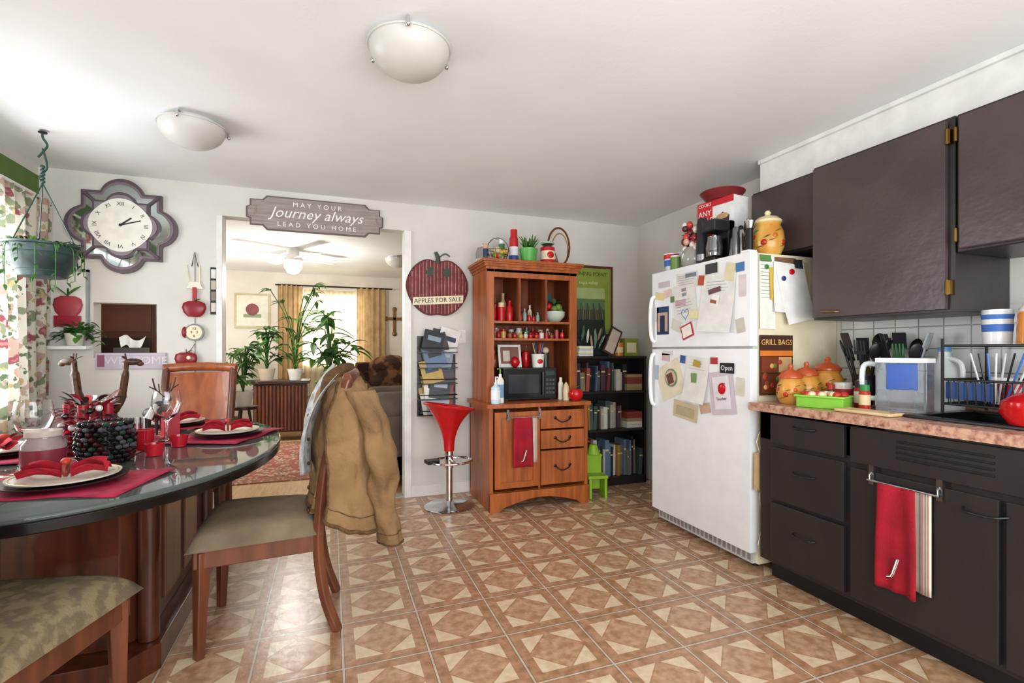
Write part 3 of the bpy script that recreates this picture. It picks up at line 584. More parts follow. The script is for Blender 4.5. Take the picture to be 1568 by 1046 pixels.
b.tube([(.1*math.cos(q),.0,.17+.16*math.sin(q)) for q in [i*2*pi/28 for i in range(28)]],.009,C('#6a3a20'),6,closed=True)
b.tube([(.075*math.cos(q)+.02,.02,.15+.14*math.sin(q)) for q in [i*2*pi/28 for i in range(28)]],.005,C('#a87038'),6,closed=True)
b.ball((-.08,-.01,.06),(.03,.02,.03),REDG)
b.done(loc=(HX+.3,HY+.3,HT))
b=B('bottle_of_sauce'); b.lathe([(0,0),(.025,0),(.025,.1),(.012,.14),(.012,.2),(0,.2)],C('#7a1a14',.2)); b.done(loc=(HX+.085,HY+.36,HT))
b=B('basket_of_apples'); b.lathe([(0,0),(.06,0),(.085,.06),(.08,.06),(.055,.008),(0,.008)],C('#8a5a30',.7))
for i in range(9): b.ball((.045*math.cos(i*.9),.045*math.sin(i*.9),.065),.025,REDG,8)
b.tube([(.08*math.cos(q),0,.055+.12*math.sin(q)) for q in [i*pi/12 for i in range(13)]],.005,C('#6a3a20'),5); b.done(loc=(HX+.27,HY+.43,HT))
b=B('dark_figurine'); b.cyl(0,0,0,.09,.022,C('#2a3460',.3)); b.ball((0,0,.11),.022,C('#d8b088')); b.done(loc=(HX-.37,HY+.22,HT))
# ---------- bookshelf
b=B('bookshelf')
x0,x1,y0,y1=1.97,2.71,3.84,4.1
b.box(x0,x0+.02,y0,y1,0,1.15,BLACKW);b.box(x1-.02,x1,y0,y1,0,1.15,BLACKW);b.box(x0,x1,y1-.01,y1,0,1.15,BLACKW)
for z in (.07,.5,.84,1.15): b.box(x0-.0,x1+.0,y0-(.01 if z>1 else 0),y1,z-.02,z,BLACKW)
b.box(x0,x1,y0,y0+.02,0,.05,BLACKW); b.done(bevel=.002)
for zi,(z,mx) in enumerate([(.071,.36),(.501,.28),(.841,.27)]):
    b=B('books'); x=2.0+.02
    while x<2.66:
        w=R.uniform(.014,.045); h=R.uniform(mx*.6,mx*.97); dd=R.uniform(.13,.19); c=C(R.choice(['#a8a294','#6a3030','#303f5a','#c4c0b6','#40504a','#807058','#22242a','#a07838','#4a3040','#d6d2c8','#607890','#984838','#1c1c20']),.6)
        if x>2.5 and zi!=0:
            zz=z
            for q in range(5): b.box(2.52,2.68,3.86,4.04,zz,zz+.028,C(R.choice(['#8a3a30','#d8d4ca','#303f5a','#a08868']),.6)); zz+=.029
            break
        M=T(x,0,z)@Ry(R.choice([0,0,0,3,-2]))
        b.box(0,w,4.05-dd,4.05,0,h,c,M); b.box(.003,w-.003,4.049-dd,4.051-dd,h*.7,h*.75,C('#d8c890'),M); x+=w+.002
    b.done(bevel=.001)
b=B('framed_vineyard_poster')
b.box(-.26,.26,-.02,0,-.33,.33,C('#5a2620',.35)); b.box(-.235,.235,-.024,-.02,-.305,.305,C('#8a9a3c',.5)); b.box(-.17,.17,-.026,-.024,-.22,.12,C('#5a7a4a')); b.box(-.17,.17,-.027,-.026,-.22,-.08,C('#3c4a24')); b.box(-.17,.17,-.027,-.026,.02,.12,C('#a8b878'))
for i in range(14): b.tube([(-.16+i*.024,-.028,-.2),(-.14+i*.021,-.028,-.02-.03*(i%3))],.007,C(['#26301c','#50602a','#6a2a24'][i%3]),5)
b.text('TURNING POINT',.05,C('#3a3a20'),T(0,-.026,.25)@UP,.0003); b.text('CALIFORNIA',.03,C('#3a3a20'),T(0,-.026,-.265)@UP,.0003); b.text('napa valley',.045,C('#e0d8a0'),T(0,-.026,.17)@UP,.0003)
b.done(loc=(2.25,YB-.003,1.66),bevel=.002)
b=B('painting_canvas'); b.box(-.2,.2,-.012,.012,0,.34,C('#1d2422'),Rx(-14))
for i in range(16): b.leaf((R.uniform(-.12,.1),-.035,.06+R.random()*.1),(R.uniform(-.6,.8),.15,1),.13,.025,C(R.choice(['#3a6a3a','#e8e0d0','#6a8a7a','#b89a80']),.6),.0)
b.done(loc=(2.2,3.99,1.152))
b=B('framed_wooden_sign'); b.box(-.06,.06,-.008,.008,0,.26,C('#3c2c26'),Rx(-10)@Ry(28)); b.box(-.045,.045,-.011,-.008,.02,.24,C('#c7b9a8'),Rx(-10)@Ry(28)); b.done(loc=(2.33,3.88,1.17))
b=B('paper_stack')
for i in range(9): b.box(-.08+R.uniform(-.01,.01),.08,-.05,.05,i*.01,i*.01+.009,C(['#f0ede4','#c8d4e0','#e8d8a0','#f4f2ee'][i%4],.7))
b.done(loc=(2.08,3.885,1.152),rz=12)
b=B('condiment_can'); b.cyl(0,0,0,.12,.04,C('#d87a2a',.3)); b.cyl(0,0,.03,.08,.0405,C('#e8d8a0')); b.done(loc=(2.47,3.92,1.152))
b=B('tea_box'); b.box(-.07,.07,-.04,.04,0,.16,C('#8a9a3a')); b.box(-.05,.05,-.042,-.04,.03,.12,CREAM); b.done(loc=(2.6,3.95,1.152),bevel=.002)
b=B('green_step_stool')
G=C('#8db52c',.4)
b.box(-.07,.07,-.012,.012,.05,.34,G)
b.box(-.085,.085,-.13,.0,.16,.185,G)
for x in (-.065,.065): b.box(x-.012,x+.012,-.13,.02,.0,.16,G)
b.cyl(0,0,.34,.42,.06,G,20,r2=.03); b.done(loc=(2.06,3.66,0),rz=-10,bevel=.005)
# ---------- bar stool
b=B('bar_stool')
b.lathe([(0,0),(.185,0),(.19,.008),(.17,.018),(.06,.03),(.03,.05),(0,.05)],CHROME,n=40)
b.cyl(0,0,.04,.42,.026,CHROME); b.cyl(0,0,.3,.45,.033,CHROME)
b.tube([(.16*math.cos(q)+.0,.13*math.sin(q)-.05,.36) for q in [i*2*pi/28 for i in range(28)]],.009,CHROME,8,closed=True)
b.tube([(0,0,.36),(0,-.1,.36)],.012,CHROME,8); b.box(-.19,-.1,-.06,.03,.352,.378,BLK)
def seatf(u,v):
    a=u*2*pi; s=v
    rx=.04+.15*s**1.7; ry=.035+.15*s**1.7
    z=.43+.34*s**.75 + (-.03*s**3*math.cos(a) if s>.3 else 0)
    return (rx*math.cos(a),ry*math.sin(a),z)
b.sheet(seatf,32,16,REDG)
def seattop(u,v):
    a=u*2*pi; rx=.192*v; ry=.186*v
    z=.772-.025*(1-v**2)-.03*v*v*math.cos(a)
    return (rx*math.cos(a),ry*math.sin(a),z)
b.sheet(seattop,32,8,REDG)
b.tube([seattop(i/32,1) for i in range(32)],.009,REDG,8,closed=True)
b.done(loc=(.86,3.76,0),rz=10)
# ---------- wall decor
def quat(s):
    o=[]
    for i in range(144):
        t=2*pi*i/144; q=.228/max(abs(math.cos(t)),abs(math.sin(t)))
        f=(t+pi/4)%(pi/2)-pi/4; l=0
        dd=.128**2-(.192*math.sin(f))**2
        if dd>0: l=.192*math.cos(f)+math.sqrt(dd)
        r=max(l,q); o.append((r*s*math.cos(t),r*s*math.sin(t)))
    return o
b=B('wall_clock')
MIR=C('#b4bcbc',.05,1); CLK=C('#5c4d56',.4)
b.prism(quat(1),0,.03,CLK,UP); b.prism(quat(.93),.03,.034,C('#7a6a72',.4),UP); b.prism(quat(.87),.034,.036,MIR,UP)
b.prism(quat(.7),.036,.052,CLK,UP); b.prism(quat(.64),.052,.058,C('#8a8088',.4),UP)
circ=[(.175*math.cos(i*2*pi/48)*(1+.03*math.cos(4*i*2*pi/48)),.175*math.sin(i*2*pi/48)*(1+.03*math.cos(4*i*2*pi/48))) for i in range(48)]
b.prism(circ,.058,.061,C('#efece2',.6),UP)
for a in range(4):
    A=math.radians(45+90*a); b.tube([(.2*math.cos(A),-.038,.2*math.sin(A)),(.3*math.cos(A),-.038,.3*math.sin(A))],.012,CLK,6)
for i,t in enumerate(['XII','I','II','III','IV','V','VI','VII','VIII','IX','X','XI']):
    a=pi/2-i*pi/6; b.text(t,.036,C('#4a4442'),T(.142*math.cos(a),-.062,.142*math.sin(a))@UP@Rz(-i*30),.0003)
b.box(-.004,.004,-.065,-.063,0,.12,C('#2a2626'),Ry(72)); b.box(-.005,.005,-.065,-.063,0,.08,C('#2a2626'),Ry(50)); b.ball((0,-.065,0),(.01,.004,.01),C('#2a2626'))
b.done(loc=(-1.325,YB-.002,2.045),bevel=.003)
b=B('journey_sign')
SG=mat('weathered_sign','#a39893',.85,c2='#8c817c',scale=5,stretch=(1,1,14))
def sgn(w,h):
    p=[(-w,h*.3),(-w*.95,h*.38),(-w*.95,h*.75),(-w*.78,h*.75),(-w*.72,h),(w*.72,h),(w*.78,h*.75),(w*.95,h*.75),(w*.95,h*.38),(w,h*.3)]
    return p+[(x,-y) for x,y in reversed(p)]
b.prism(sgn(.49,.128),0,.012,C('#6f6360',.8),UP); b.prism(sgn(.478,.118),.012,.018,SG,UP)
b.text('M A Y   Y O U R',.05,PAPER,T(0,-.0185,.075)@UP,.0006); b.text('Journey always',.11,PAPER,T(0,-.0185,.008)@UP,.0006,shear=.35); b.text('L E A D   Y O U   H O M E',.05,PAPER,T(0,-.0185,-.078)@UP,.0006)
for s in (-1,1):
    for i in range(3): b.leaf((s*.44,-.02,-.03+.02*i),(s*-.5,0,1),.05,.015,CREAM,0)
b.done(loc=(-.09,YB-.002,2.225),bevel=.001)
b=B('apple_sign')
pr=[]
for i in range(64):
    t=2*pi*i/64; x=.262*math.cos(t)*(1-.08*max(0,-math.sin(t))); z=.25*math.sin(t)*(1-.15*math.exp(-((math.cos(t))/.25)**2)*(1 if math.sin(t)>0 else .6)); pr.append((x,z))
b.prism(pr,0,.02,C('#5a2420',.6),UP)
def zr(x,top):
    c=[p[1] for p in pr if abs(p[0]*.95-x)<.014 and (p[1]>0)==top]
    return (sum(c)/len(c) if c else 0)*.95
SM=[mat('corrugated_red','#8a2a2e',.6,c2='#6c1e24',scale=12),mat('corrugated_dark','#4c1a1e',.6),mat('corrugated_faded','#b09890',.6,c2='#8a5a56',scale=20)]
k=0; x=-.24
while x<.24:
    w_=[.017,.007,.006][k%3]; z1=zr(x+w_/2,True); z0=zr(x+w_/2,False)
    if z1-z0>.02: b.box(x,x+w_,-.026,-.02,z0,z1,SM[k%3])
    x+=w_; k+=1
b.tube(smooth_path([(0,-.02,.2),(.0,-.03,.24),(-.02,-.03,.29)]),[.022,.014],C('#4a4a3a'),8)
b.tube(smooth_path([(0,-.03,.24),(.06,-.03,.28),(.1,-.03,.26)]),.005,C('#4a4a3a'),6)
for x in (.07,-.07): b.prism([(x-.035,.12),(x,.17),(x+.035,.15),(x+.03,.1),(x,.08)],.028,.032,C('#3c4a38',.6),UP)
b.prism([(-.21,-.155),(.21,-.125),(.215,-.06),(-.205,-.09)],.03,.034,CREAM,UP); b.text('APPLES FOR SALE',.052,BLK,T(0,-.035,-.108)@Ry(-4)@UP,.0005)
b.done(loc=(.84,YB-.002,1.725))
b=B('magazine_rack')
b.box(-.16,-.15,-.02,0,-.33,.33,BLK);b.box(.15,.16,-.02,0,-.33,.33,BLK); b.box(-.15,.15,-.004,0,-.33,.33,BLK)
mc=['#a8b4c4','#7a2a3a','#dcd8ce','#2a3850','#b89840','#8898a8','#40303a','#e4e2dc','#5a7090','#9a4038','#1c2028','#38404c']
for t in range(5):
    z=-.32+t*.128
    b.box(-.16,.16,-.1,0,z,z+.008,BLK); b.tube([(-.155,0,z+.04),(-.155,-.1,z+.04),(.155,-.1,z+.04),(.155,0,z+.04)],.004,BLK,5)
    for k in range(9):
        x=R.uniform(-.07,.07); M=T(x,-.088+.009*k,z+.01)@Ry(R.uniform(-16,16))@Rx(-8)
        b.box(-.085,.085,-.002,.002,0,R.uniform(.13,.2),C(R.choice(mc),.35),M)
        b.box(-.05,.06,-.0028,-.002,.09,.13,C(R.choice(mc),.4),M)
b.done(loc=(.83,YB-.002,.99),bevel=.001)
b=B('light_switch'); b.box(-.035,.035,-.006,0,-.055,.055,PAPER); b.box(-.006,.006,-.016,-.006,-.012,.012,PAPER); b.done(loc=(1.05,YB,1.32),bevel=.002)
b=B('apple_chime')
b.tube([(-.02,0,.35),(0,-.01,.45),(.02,0,.35)],.003,C('#3a3430'),5); b.tube([(0,0,.45),(0,0,-.4)],.002,C('#5a4a40'),5)
b.prism([(-.03,.24),(.03,.24),(.05,.19),(-.05,.19)],0,.012,C('#efe8d8'),UP); b.tube([(-.05,0,.36),(-.03,-.006,.2)],.003,CREAM,5);b.tube([(.03,0,.36),(.03,-.006,.2)],.003,CREAM,5)
b.box(-.012,.012,-.02,.0,.1,.2,C('#b0303a'))
def apl(x,z,r):
    b.lathe([(0,.2),(.5,0),(.85,.4),(1,.9),(.9,1.35),(.5,1.55),(0,1.35)],C('#8c1a22',.3),(0,0,0),20,T(x,-.022,z-r*.8)@Matrix.Diagonal((r,.25*r,r*.95,1))); b.leaf((x,-.03,z+r*.6),(1,0,.5),.05,.03,LEAFD,0); b.tube([(x,-.02,z+r*.5),(x,-.02,z+r)],.004,WOODD,5)
apl(0,.05,.075); apl(-.05,-.31,.07)
b.lathe([(0,0),(.06,0),(.06,.02),(0,.02)],C('#8a8a8a',.4),(0,0,0),24,T(0,-.002,-.12)@UP); b.lathe([(0,.02),(.05,.02),(.05,.022),(0,.022)],CREAM,(0,0,0),24,T(0,-.002,-.12)@UP)
b.ball((-.06,-.01,-.12),(.02,.02,.04),C('#8c1a22',.3))
b.text('12\n9   3\n6',.026,BLK,T(0,-.026,-.12)@UP,.0003)
b.ball((-.03,-.04,-.3),(.014,.008,.014),CREAM)
b.tube([(0,0,-.2),(-.04,-.005,-.27)],.002,C('#5a4a40'),5)
b.done(loc=(-.905,YB-.005,1.45))
b=B('photo_strip'); b.box(-.02,.02,-.006,0,-.17,.17,BLK)
for i in range(4): b.box(-.015,.015,-.008,-.006,-.15+i*.08,-.085+i*.08,C(['#d8cfc4','#8a7a70','#c8b8a8','#e8e4e0'][i]))
b.done(loc=(-.79,YB-.001,1.63),bevel=.001)
b=B('welcome_sign'); b.box(-.2,.2,-.014,0,-.055,.055,C('#c3b8c6',.6)); b.text('WELCOME',.075,C('#e0d4da'),T(0.03,-.015,0)@UP,.0005); b.box(-.19,-.15,-.016,-.014,-.04,.04,C('#8a4a60')); b.done(loc=(-1.28,YB-.002,1.13),bevel=.002)
b=B('tissue_box'); b.box(-.09,.09,-.05,.05,0,.07,C('#3a2a28'))
b.sheet(lambda u,v:((u-.5)*.12*(1+.3*v),(.02*math.sin(u*9)+(v-.5)*.02),.07+.07*v+.02*math.sin(u*7)),12,5,PAPER); b.done(loc=(-1.3,YB+.06,1.151))
b=B('display_cabinet'); b.box(-2.05,-1.32,4.75,5.1,0,1.9,C('#5a3424',.5)); b.box(-2.0,-1.35,4.74,4.75,1.05,1.3,C('#2a1a14',.4)); b.box(-2.0,-1.35,4.74,4.75,1.35,1.85,C('#6a4030',.4)); b.done(bevel=.004)
b=B('wall_shelf'); b.box(XL+.02,-1.5,-.1,0,-.012,.012,WHITE); b.box(-1.76,-1.72,-.08,0,-.09,-.012,WHITE); b.done(loc=(0,YB,1.22),bevel=.003)
b=B('potted_ivy'); b.lathe([(0,0),(.04,0),(.055,.08),(.05,.08),(.035,.01),(0,.01)],C('#d8d4c8',.4))
for i in range(110):
    a=R.random()*6.28; q=R.uniform(.0,.12); b.leaf((q*math.cos(a)*.9+.02,q*math.sin(a)*.4,.08+R.uniform(-.1,.06)*(q/.1)+.02),(math.cos(a),math.sin(a)*.4,R.uniform(-.3,1)),.055,.035,LEAF,.4)
b.done(loc=(-1.57,YB-.07,1.233))
b=B('framed_apple_print')
for x0,x1,z0,z1 in ((-.13,-.115,-.22,.22),(.115,.13,-.22,.22),(-.13,.13,-.22,-.205),(-.13,.13,.205,.22)): b.box(x0,x1,-.02,0,z0,z1,C('#9aa09c',.4))
b.box(-.12,.12,-.012,0,-.21,.21,C('#eeece4',.4))
b.lathe([(0,.2),(.5,0),(.85,.4),(1,.9),(.9,1.35),(.5,1.55),(0,1.35)],C('#a83a44',.4),(0,0,0),20,T(.02,-.022,-.1)@Matrix.Diagonal((.08,.015,.09,1)))
b.prism([(-.05,-.16),(.09,-.16),(.09,-.09),(-.05,-.09)],.016,.034,C('#a02038',.3),UP)
for s in (-1,1): b.leaf((.02,-.03,.04),(s,0,.9),.1,.05,LEAF,0)
b.tube([(.02,-.02,.03),(.02,-.02,.09)],.005,LEAFD,5)
b.done(loc=(-1.645,YB-.003,1.52))
b=B('hanging_plant_basket'); HC=C('#2f4a40',.4)
b.tube(smooth_path([(0,0,.69),(0,0,.66),(.02,0,.62),(0,0,.58),(-.02,0,.55)]),.006,HC,6)
b.lathe([(0,.0),(.02,0),(.02,.005),(0,.006)],BLK,(0,0,.685))
b.tube(smooth_path([(0,0,.6),(.02,0,.5),(-.01,0,.45),(0,0,.4)]),.005,HC,6)
for i in range(5): b.ball((.0,0,.42+i*.02),(.012,.012,.01),HC,8)
for a in (0,2.1,4.2): b.tube([(0,0,.41),(.15*math.cos(a),.15*math.sin(a),.06)],.0035,HC,5)
b.lathe([(0,-.1),(.1,-.1),(.14,-.02),(.155,.06),(.165,.065),(.165,.075),(.145,.07),(.13,0),(0,-.0)],mat('basket_plastic','#3a4f4e',.4,c2='#22302e',scale=12),n=28)
for k in range(3): b.tube([((.115+.017*k)*math.cos(q),(.115+.017*k)*math.sin(q),-.07+.045*k) for q in [i*2*pi/28 for i in range(28)]],.004,HC,5,closed=True)
for i in range(110):
    a=R.random()*6.28; q=R.uniform(.02,.14); b.leaf((q*math.cos(a),q*math.sin(a),.05+R.random()*.04),(math.cos(a),math.sin(a),R.uniform(.3,1.6)),R.uniform(.05,.1),.02,R.choice([LEAF,LEAFD]),.9)
for i in range(14):
    a=i*.45; q=R.uniform(.15,.18); z=-R.uniform(.02,.18); p=smooth_path([(.13*math.cos(a),.13*math.sin(a),.07),(q*math.cos(a),q*math.sin(a),.04),(q*math.cos(a),q*math.sin(a),z)]); b.tube(p,.002,LEAF,4)
    for j in range(0,len(p),2): b.leaf(p[j],(R.uniform(-1,1),R.uniform(-1,1),-.2),.03,.016,LEAFD,.5)
b.done(loc=(-1.47,3.42,1.7))
# curtains
FLO=bpy.data.materials.new('floral_curtain'); FLO.use_nodes=True
N=FLO.node_tree.nodes;L=FLO.node_tree.links; pb=N['Principled BSDF']
tc=N.new('ShaderNodeTexCoord')
nn=N.new('ShaderNodeTexNoise'); nn.inputs['Scale'].default_value=18; nn.inputs['Detail'].default_value=3; L.new(tc.outputs['Object'],nn.inputs['Vector'])
va=N.new('ShaderNodeVectorMath'); va.operation='MULTIPLY_ADD'; L.new(nn.outputs['Color'],va.inputs[0]); va.inputs[1].default_value=(.09,.09,.09); L.new(tc.outputs['Object'],va.inputs[2])
def vor(sc_,lo,col,prev,seed):
    mp=N.new('ShaderNodeMapping'); mp.inputs['Location'].default_value=(seed,seed*1.7,seed*.6); L.new(va.outputs[0],mp.inputs[0])
    v=N.new('ShaderNodeTexVoronoi'); v.inputs['Scale'].default_value=sc_; L.new(mp.outputs[0],v.inputs['Vector'])
    r=N.new('ShaderNodeValToRGB'); r.color_ramp.elements[0].position=lo; r.color_ramp.elements[1].position=lo+.05; r.color_ramp.elements[0].color=(1,1,1,1); r.color_ramp.elements[1].color=(0,0,0,1)
    L.new(v.outputs['Distance'],r.inputs[0]); mx=N.new('ShaderNodeMix'); mx.data_type='RGBA'; L.new(r.outputs[0],mx.inputs[0])
    if prev is None: mx.inputs[6].default_value=lin('#dedace')
    else: L.new(prev,mx.inputs[6])
    mx.inputs[7].default_value=lin(col); return mx.outputs[2]
o=vor(13,.36,'#8a9478',None,0); o=vor(10,.34,'#c0a497',o,3.3); o=vor(8,.27,'#98565c',o,7.1); o=vor(8,.14,'#bc807c',o,7.1); o=vor(12,.2,'#c4ae7c',o,5); o=vor(16,.2,'#66745a',o,9)
L.new(o,pb.inputs['Base Color']); pb.inputs['Roughness'].default_value=.9
tr=N.new('ShaderNodeBsdfTranslucent'); L.new(o,tr.inputs[0]); mx=N.new('ShaderNodeMixShader'); mx.inputs[0].default_value=.3; L.new(pb.outputs[0],mx.inputs[1]);L.new(tr.outputs[0],mx.inputs[2]);L.new(mx.outputs[0],N['Material Output'].inputs[0])
def curtain(name,y0,y1,x,z0,z1,m,nf=7,amp=.03,axis='y'):
    b=B(name)
    def f(u,v):
        w=amp*math.sin(u*nf*2*pi)*(1-.3*v)+.01*math.sin(u*5+v*3); a=y0+(y1-y0)*u
        return (x+w,a,z0+(z1-z0)*v) if axis=='y' else (a,x+w,z0+(z1-z0)*v)
    b.sheet(f,nf*10,20,m); return b
b=curtain('floral_curtain',3.5,4.04,XL+.09,.62,2.16,FLO,5,.025); b.tube([(XL+.09,2.1,2.16),(XL+.09,4.06,2.16)],.01,WHITE,8); b.done()
b=curtain('floral_curtain',2.1,2.5,XL+.09,.62,2.15,FLO,4,.025); b.done()
# ---------- ceiling lamps
def dome(name,x,y):
    b=B(name); r=.155
    GL=mat('frosted_glass','#dedcd6',.35,c2='#d2d0c9',scale=4,transl=.25)
    b.lathe([(0,0),(.12,0),(.12,-.025),(0,-.025)],C('#d8d8d8',.3))
    b.lathe([(r,-.022)]+[(r*math.cos(t),-.022-.115*math.sin(t)) for t in [i*pi/20 for i in range(1,10)]]+[(0,-.137)],GL,n=40)
    b.lathe([(r,-.022),(r+.006,-.024),(r+.004,-.03),(r,-.03)],GL,n=40)
    for a in (20,140,260):
        A=math.radians(a); b.tube([((r-.02)*math.cos(A),(r-.02)*math.sin(A),-.005),((r+.012)*math.cos(A),(r+.012)*math.sin(A),-.01),((r+.014)*math.cos(A),(r+.014)*math.sin(A),-.035)],.006,CHROME,6); b.ball(((r+.014)*math.cos(A),(r+.014)*math.sin(A),-.038),.01,CHROME,8)
    return b.done(loc=(x,y,2.4))
dome('ceiling_light',.29,1.95); dome('ceiling_light',-.68,3.03)
dome('ceiling_light',.81,6.5)
# ---------- table
TX,TY,AX,AY=-.9,2.72,.66,1.03
b=B('dining_table')
b.lathe([(0,.735),(1,.735),(1.008,.741),(1.008,.748),(1,.755),(0,.755)],mat('glass_top','#8f9c98',.03,trans=.75,c2='#86938f'),(0,0,0),64,None,AX,AY)
RIM=C('#15120f',.2)
b.lathe([(.955,.70),(1.0,.70),(1.0,.734),(.955,.734)],RIM,(0,0,0),64,None,AX,AY)
b.lathe([(.955,.70),(.90,.70),(.90,.734),(.955,.734)],WOODT,(0,0,0),64,None,AX,AY)
b.box(-.045,.045,-AY*.92,AY*.92,.69,.733,WOODT); b.box(-AX*.92,AX*.92,-.05,.05,.69,.733,WOODT)
b.prism([(-.3,-.5),(-.22,-.6),(.22,-.6),(.3,-.5),(.3,.5),(.22,.6),(-.22,.6),(-.3,.5)],0,.1,WOODT)
b.prism([(-.24,-.42),(-.17,-.5),(.17,-.5),(.24,-.42),(.24,.42),(.17,.5),(-.17,.5),(-.24,.42)],.1,.62,WOODT)
b.prism([(-.3,-.5),(-.22,-.58),(.22,-.58),(.3,-.5),(.3,.5),(.22,.58),(-.22,.58),(-.3,.5)],.62,.69,WOODT)
for s in (-1,1):
    for k in (-.25,.05): b.box(s*.24-.008 if s<0 else .238,s*.24+.002 if s<0 else .25,k,k+.22,.16,.56,WOODD)
    for q in (-.46,.46): b.cyl(s*.25,q,.1,.62,.035,WOODT,16)
b.done(loc=(TX,TY,0),bevel=.004)
# ---------- chairs
def chair(name,loc,rz,fab,bw=None):
    b=B(name); W_=WOODD; BW=bw or WOODD
    for s in (-1,1):
        b.tube([(s*.215,.2,.42),(s*.215,.205,.2),(s*.215,.21,0)],[.036,.028,.022],W_,4)
        b.tube(smooth_path([(s*.185,-.3,0),(s*.185,-.25,.15),(s*.187,-.225,.33),(s*.19,-.225,.46),(s*.195,-.25,.7),(s*.2,-.31,.95),(s*.2,-.345,1.08)]),.025,W_,6)
    ap=[(-.24,.225),(.24,.225),(.2,-.235),(-.2,-.235)]
    b.prism(ap,.355,.425,W_)
    def cf(u,v):
        x=(u-.5)*2; y=(v-.5)*2; hw=.21+.055*(v)
        e=(1-abs(x)**6)*(1-abs(y)**6)
        return (x*hw,-.235+.485*v,.428+.085*max(0,e)**.5)
    b.sheet(cf,22,22,fab)
    b.tube([(-.24,.235,.43),(.24,.235,.43)],.012,fab,8)
    def bf(off):
        def f(u,v):
            z=.6+.45*v; x=(u-.5)*.4; y=-.238-.11*((z-.6)/.48)**1.3-.035*(1-(2*u-1)**2)+off; return (x,y,z)
        return f
    b.sheet(bf(.012),10,8,BW); b.sheet(bf(-.012),10,8,BW)
    b.tube([(x,-.345-.035*(1-(x/.2)**2),1.08+.01*(1-(x/.2)**2)) for x in [-.22+.044*i for i in range(11)]],.03,BW,10,flat=.7)
    b.tube([(x,-.238-.035*(1-(x/.2)**2),.6) for x in [-.2+.04*i for i in range(11)]],.018,BW,8)
    return b.done(loc=loc,rz=rz,bevel=.004)
chair('dining_chair',(-.27,2.45,0),90,SEAT)
chair('dining_chair',(-.84,3.62,0),180,SEAT,WOODO)
chair('dining_chair',(-.88,1.74,0),-12,SEATS)
# jacket
b=B('jacket')
ctl=[(1.115,.03,.1),(1.10,.065,.17),(1.05,.095,.235),(.97,.12,.27),(.85,.13,.275),(.7,.135,.275),(.56,.14,.28),(.45,.15,.285)]
def ringpt(u,v):
    k=v*(len(ctl)-1); i=min(int(k),len(ctl)-2); t=k-i
    z,hx,hy=[ctl[i][j]*(1-t)+ctl[i+1][j]*t for j in range(3)]
    a=2*pi*u
    c,s=math.cos(a),math.sin(a)
    x=hx*(abs(c)**.8)*(1 if c>0 else -1); y=hy*(abs(s)**.7)*(1 if s>0 else -1)
    f=1+ (.14*math.sin(a*6+z*1.5)+.12*math.sin(a*11-z*2.5)+.06*math.sin(a*17+z*4))*min(1,v*1.3)*.85
    if c<0: z+= .10*v*v*abs(c)
    p=Vector((.10+x*f,2.49+y*(1+.02*math.sin(z*9+a)),z+.012*math.sin(a*3+1)*v))
    q=Vector((p.x*9,p.y*9,p.z*5)); nn=noise.noise(q)*.03*min(1,v*3)+noise.noise(p*26)*.008*min(1,v*3); return (p.x+nn,p.y+nn,p.z)
b.sheet(ringpt,120,56,JACK)
b.tube([ringpt(i/60,.985) for i in range(60)],.009,JACKD,6,closed=True)
b.tube([ringpt(i/60,.9) for i in range(60)],.003,JACKD,5,closed=True)
b.tube([ringpt(.68,.2+.78*i/20) for i in range(21)],.006,JACKD,5)
def sleeve(p,r,ph):
    pts=smooth_path(p,8); L_=len(pts)
    def f(u,v):
        k=v*(L_-1); i=min(int(k),L_-2); q=pts[i].lerp(pts[i+1],k-i); a=2*pi*u; rr=r[0]+(r[1]-r[0])*v
        rr*=1+.05*math.sin(v*20+math.sin(a+ph)*3)+.1*math.sin(3*a+v*4)
        nn=noise.noise(Vector((q.x*6+math.cos(a)*1.2,q.y*6+math.sin(a)*1.2,q.z*9)))*.03
        return (q.x+(rr*.85+nn)*math.cos(a),q.y+(rr+nn)*math.sin(a),q.z)
    b.sheet(f,32,60,JACK)
    b.tube([f(i/20,.9) for i in range(20)],.003,JACKD,6,closed=True); b.tube([f(i/20,1.0) for i in range(20)],.006,JACKD,6,closed=True)
sleeve([(.13,2.28,1.05),(.2,2.23,.92),(.235,2.22,.75),(.25,2.25,.55),(.28,2.28,.38)],(.078,.056),0)
sleeve([(.13,2.7,1.05),(.19,2.75,.92),(.22,2.76,.75),(.22,2.74,.58),(.22,2.72,.44)],(.075,.052),2)
GRY=mat('denim_lining','#c4c3c0',.95,c2='#8d8e90',scale=30,bump=.3,bscale=90)
b.tube(smooth_path([(.02,2.36,1.0),(.03,2.35,1.09),(.08,2.4,1.13),(.12,2.49,1.14),(.1,2.56,1.13),(.05,2.61,1.1),(.03,2.6,1.0)]),.032,JACKD,8,flat=.6)
def lin_(u,v): return (-.035-.035*math.sin(v*2)-.02*math.sin(u*8)+.1*(1-v)**3,2.2+.4*u+.02*math.sin(v*6),1.13-.4*v-.04*math.sin(u*4))
b.sheet(lin_,24,18,GRY)
for z in (.95,.85,.75,.65,.55): b.ball((.1-.155,2.28,z),(.006,.008,.008),BRASS,8)
b.done(loc=(-.03,-.04,-.02))
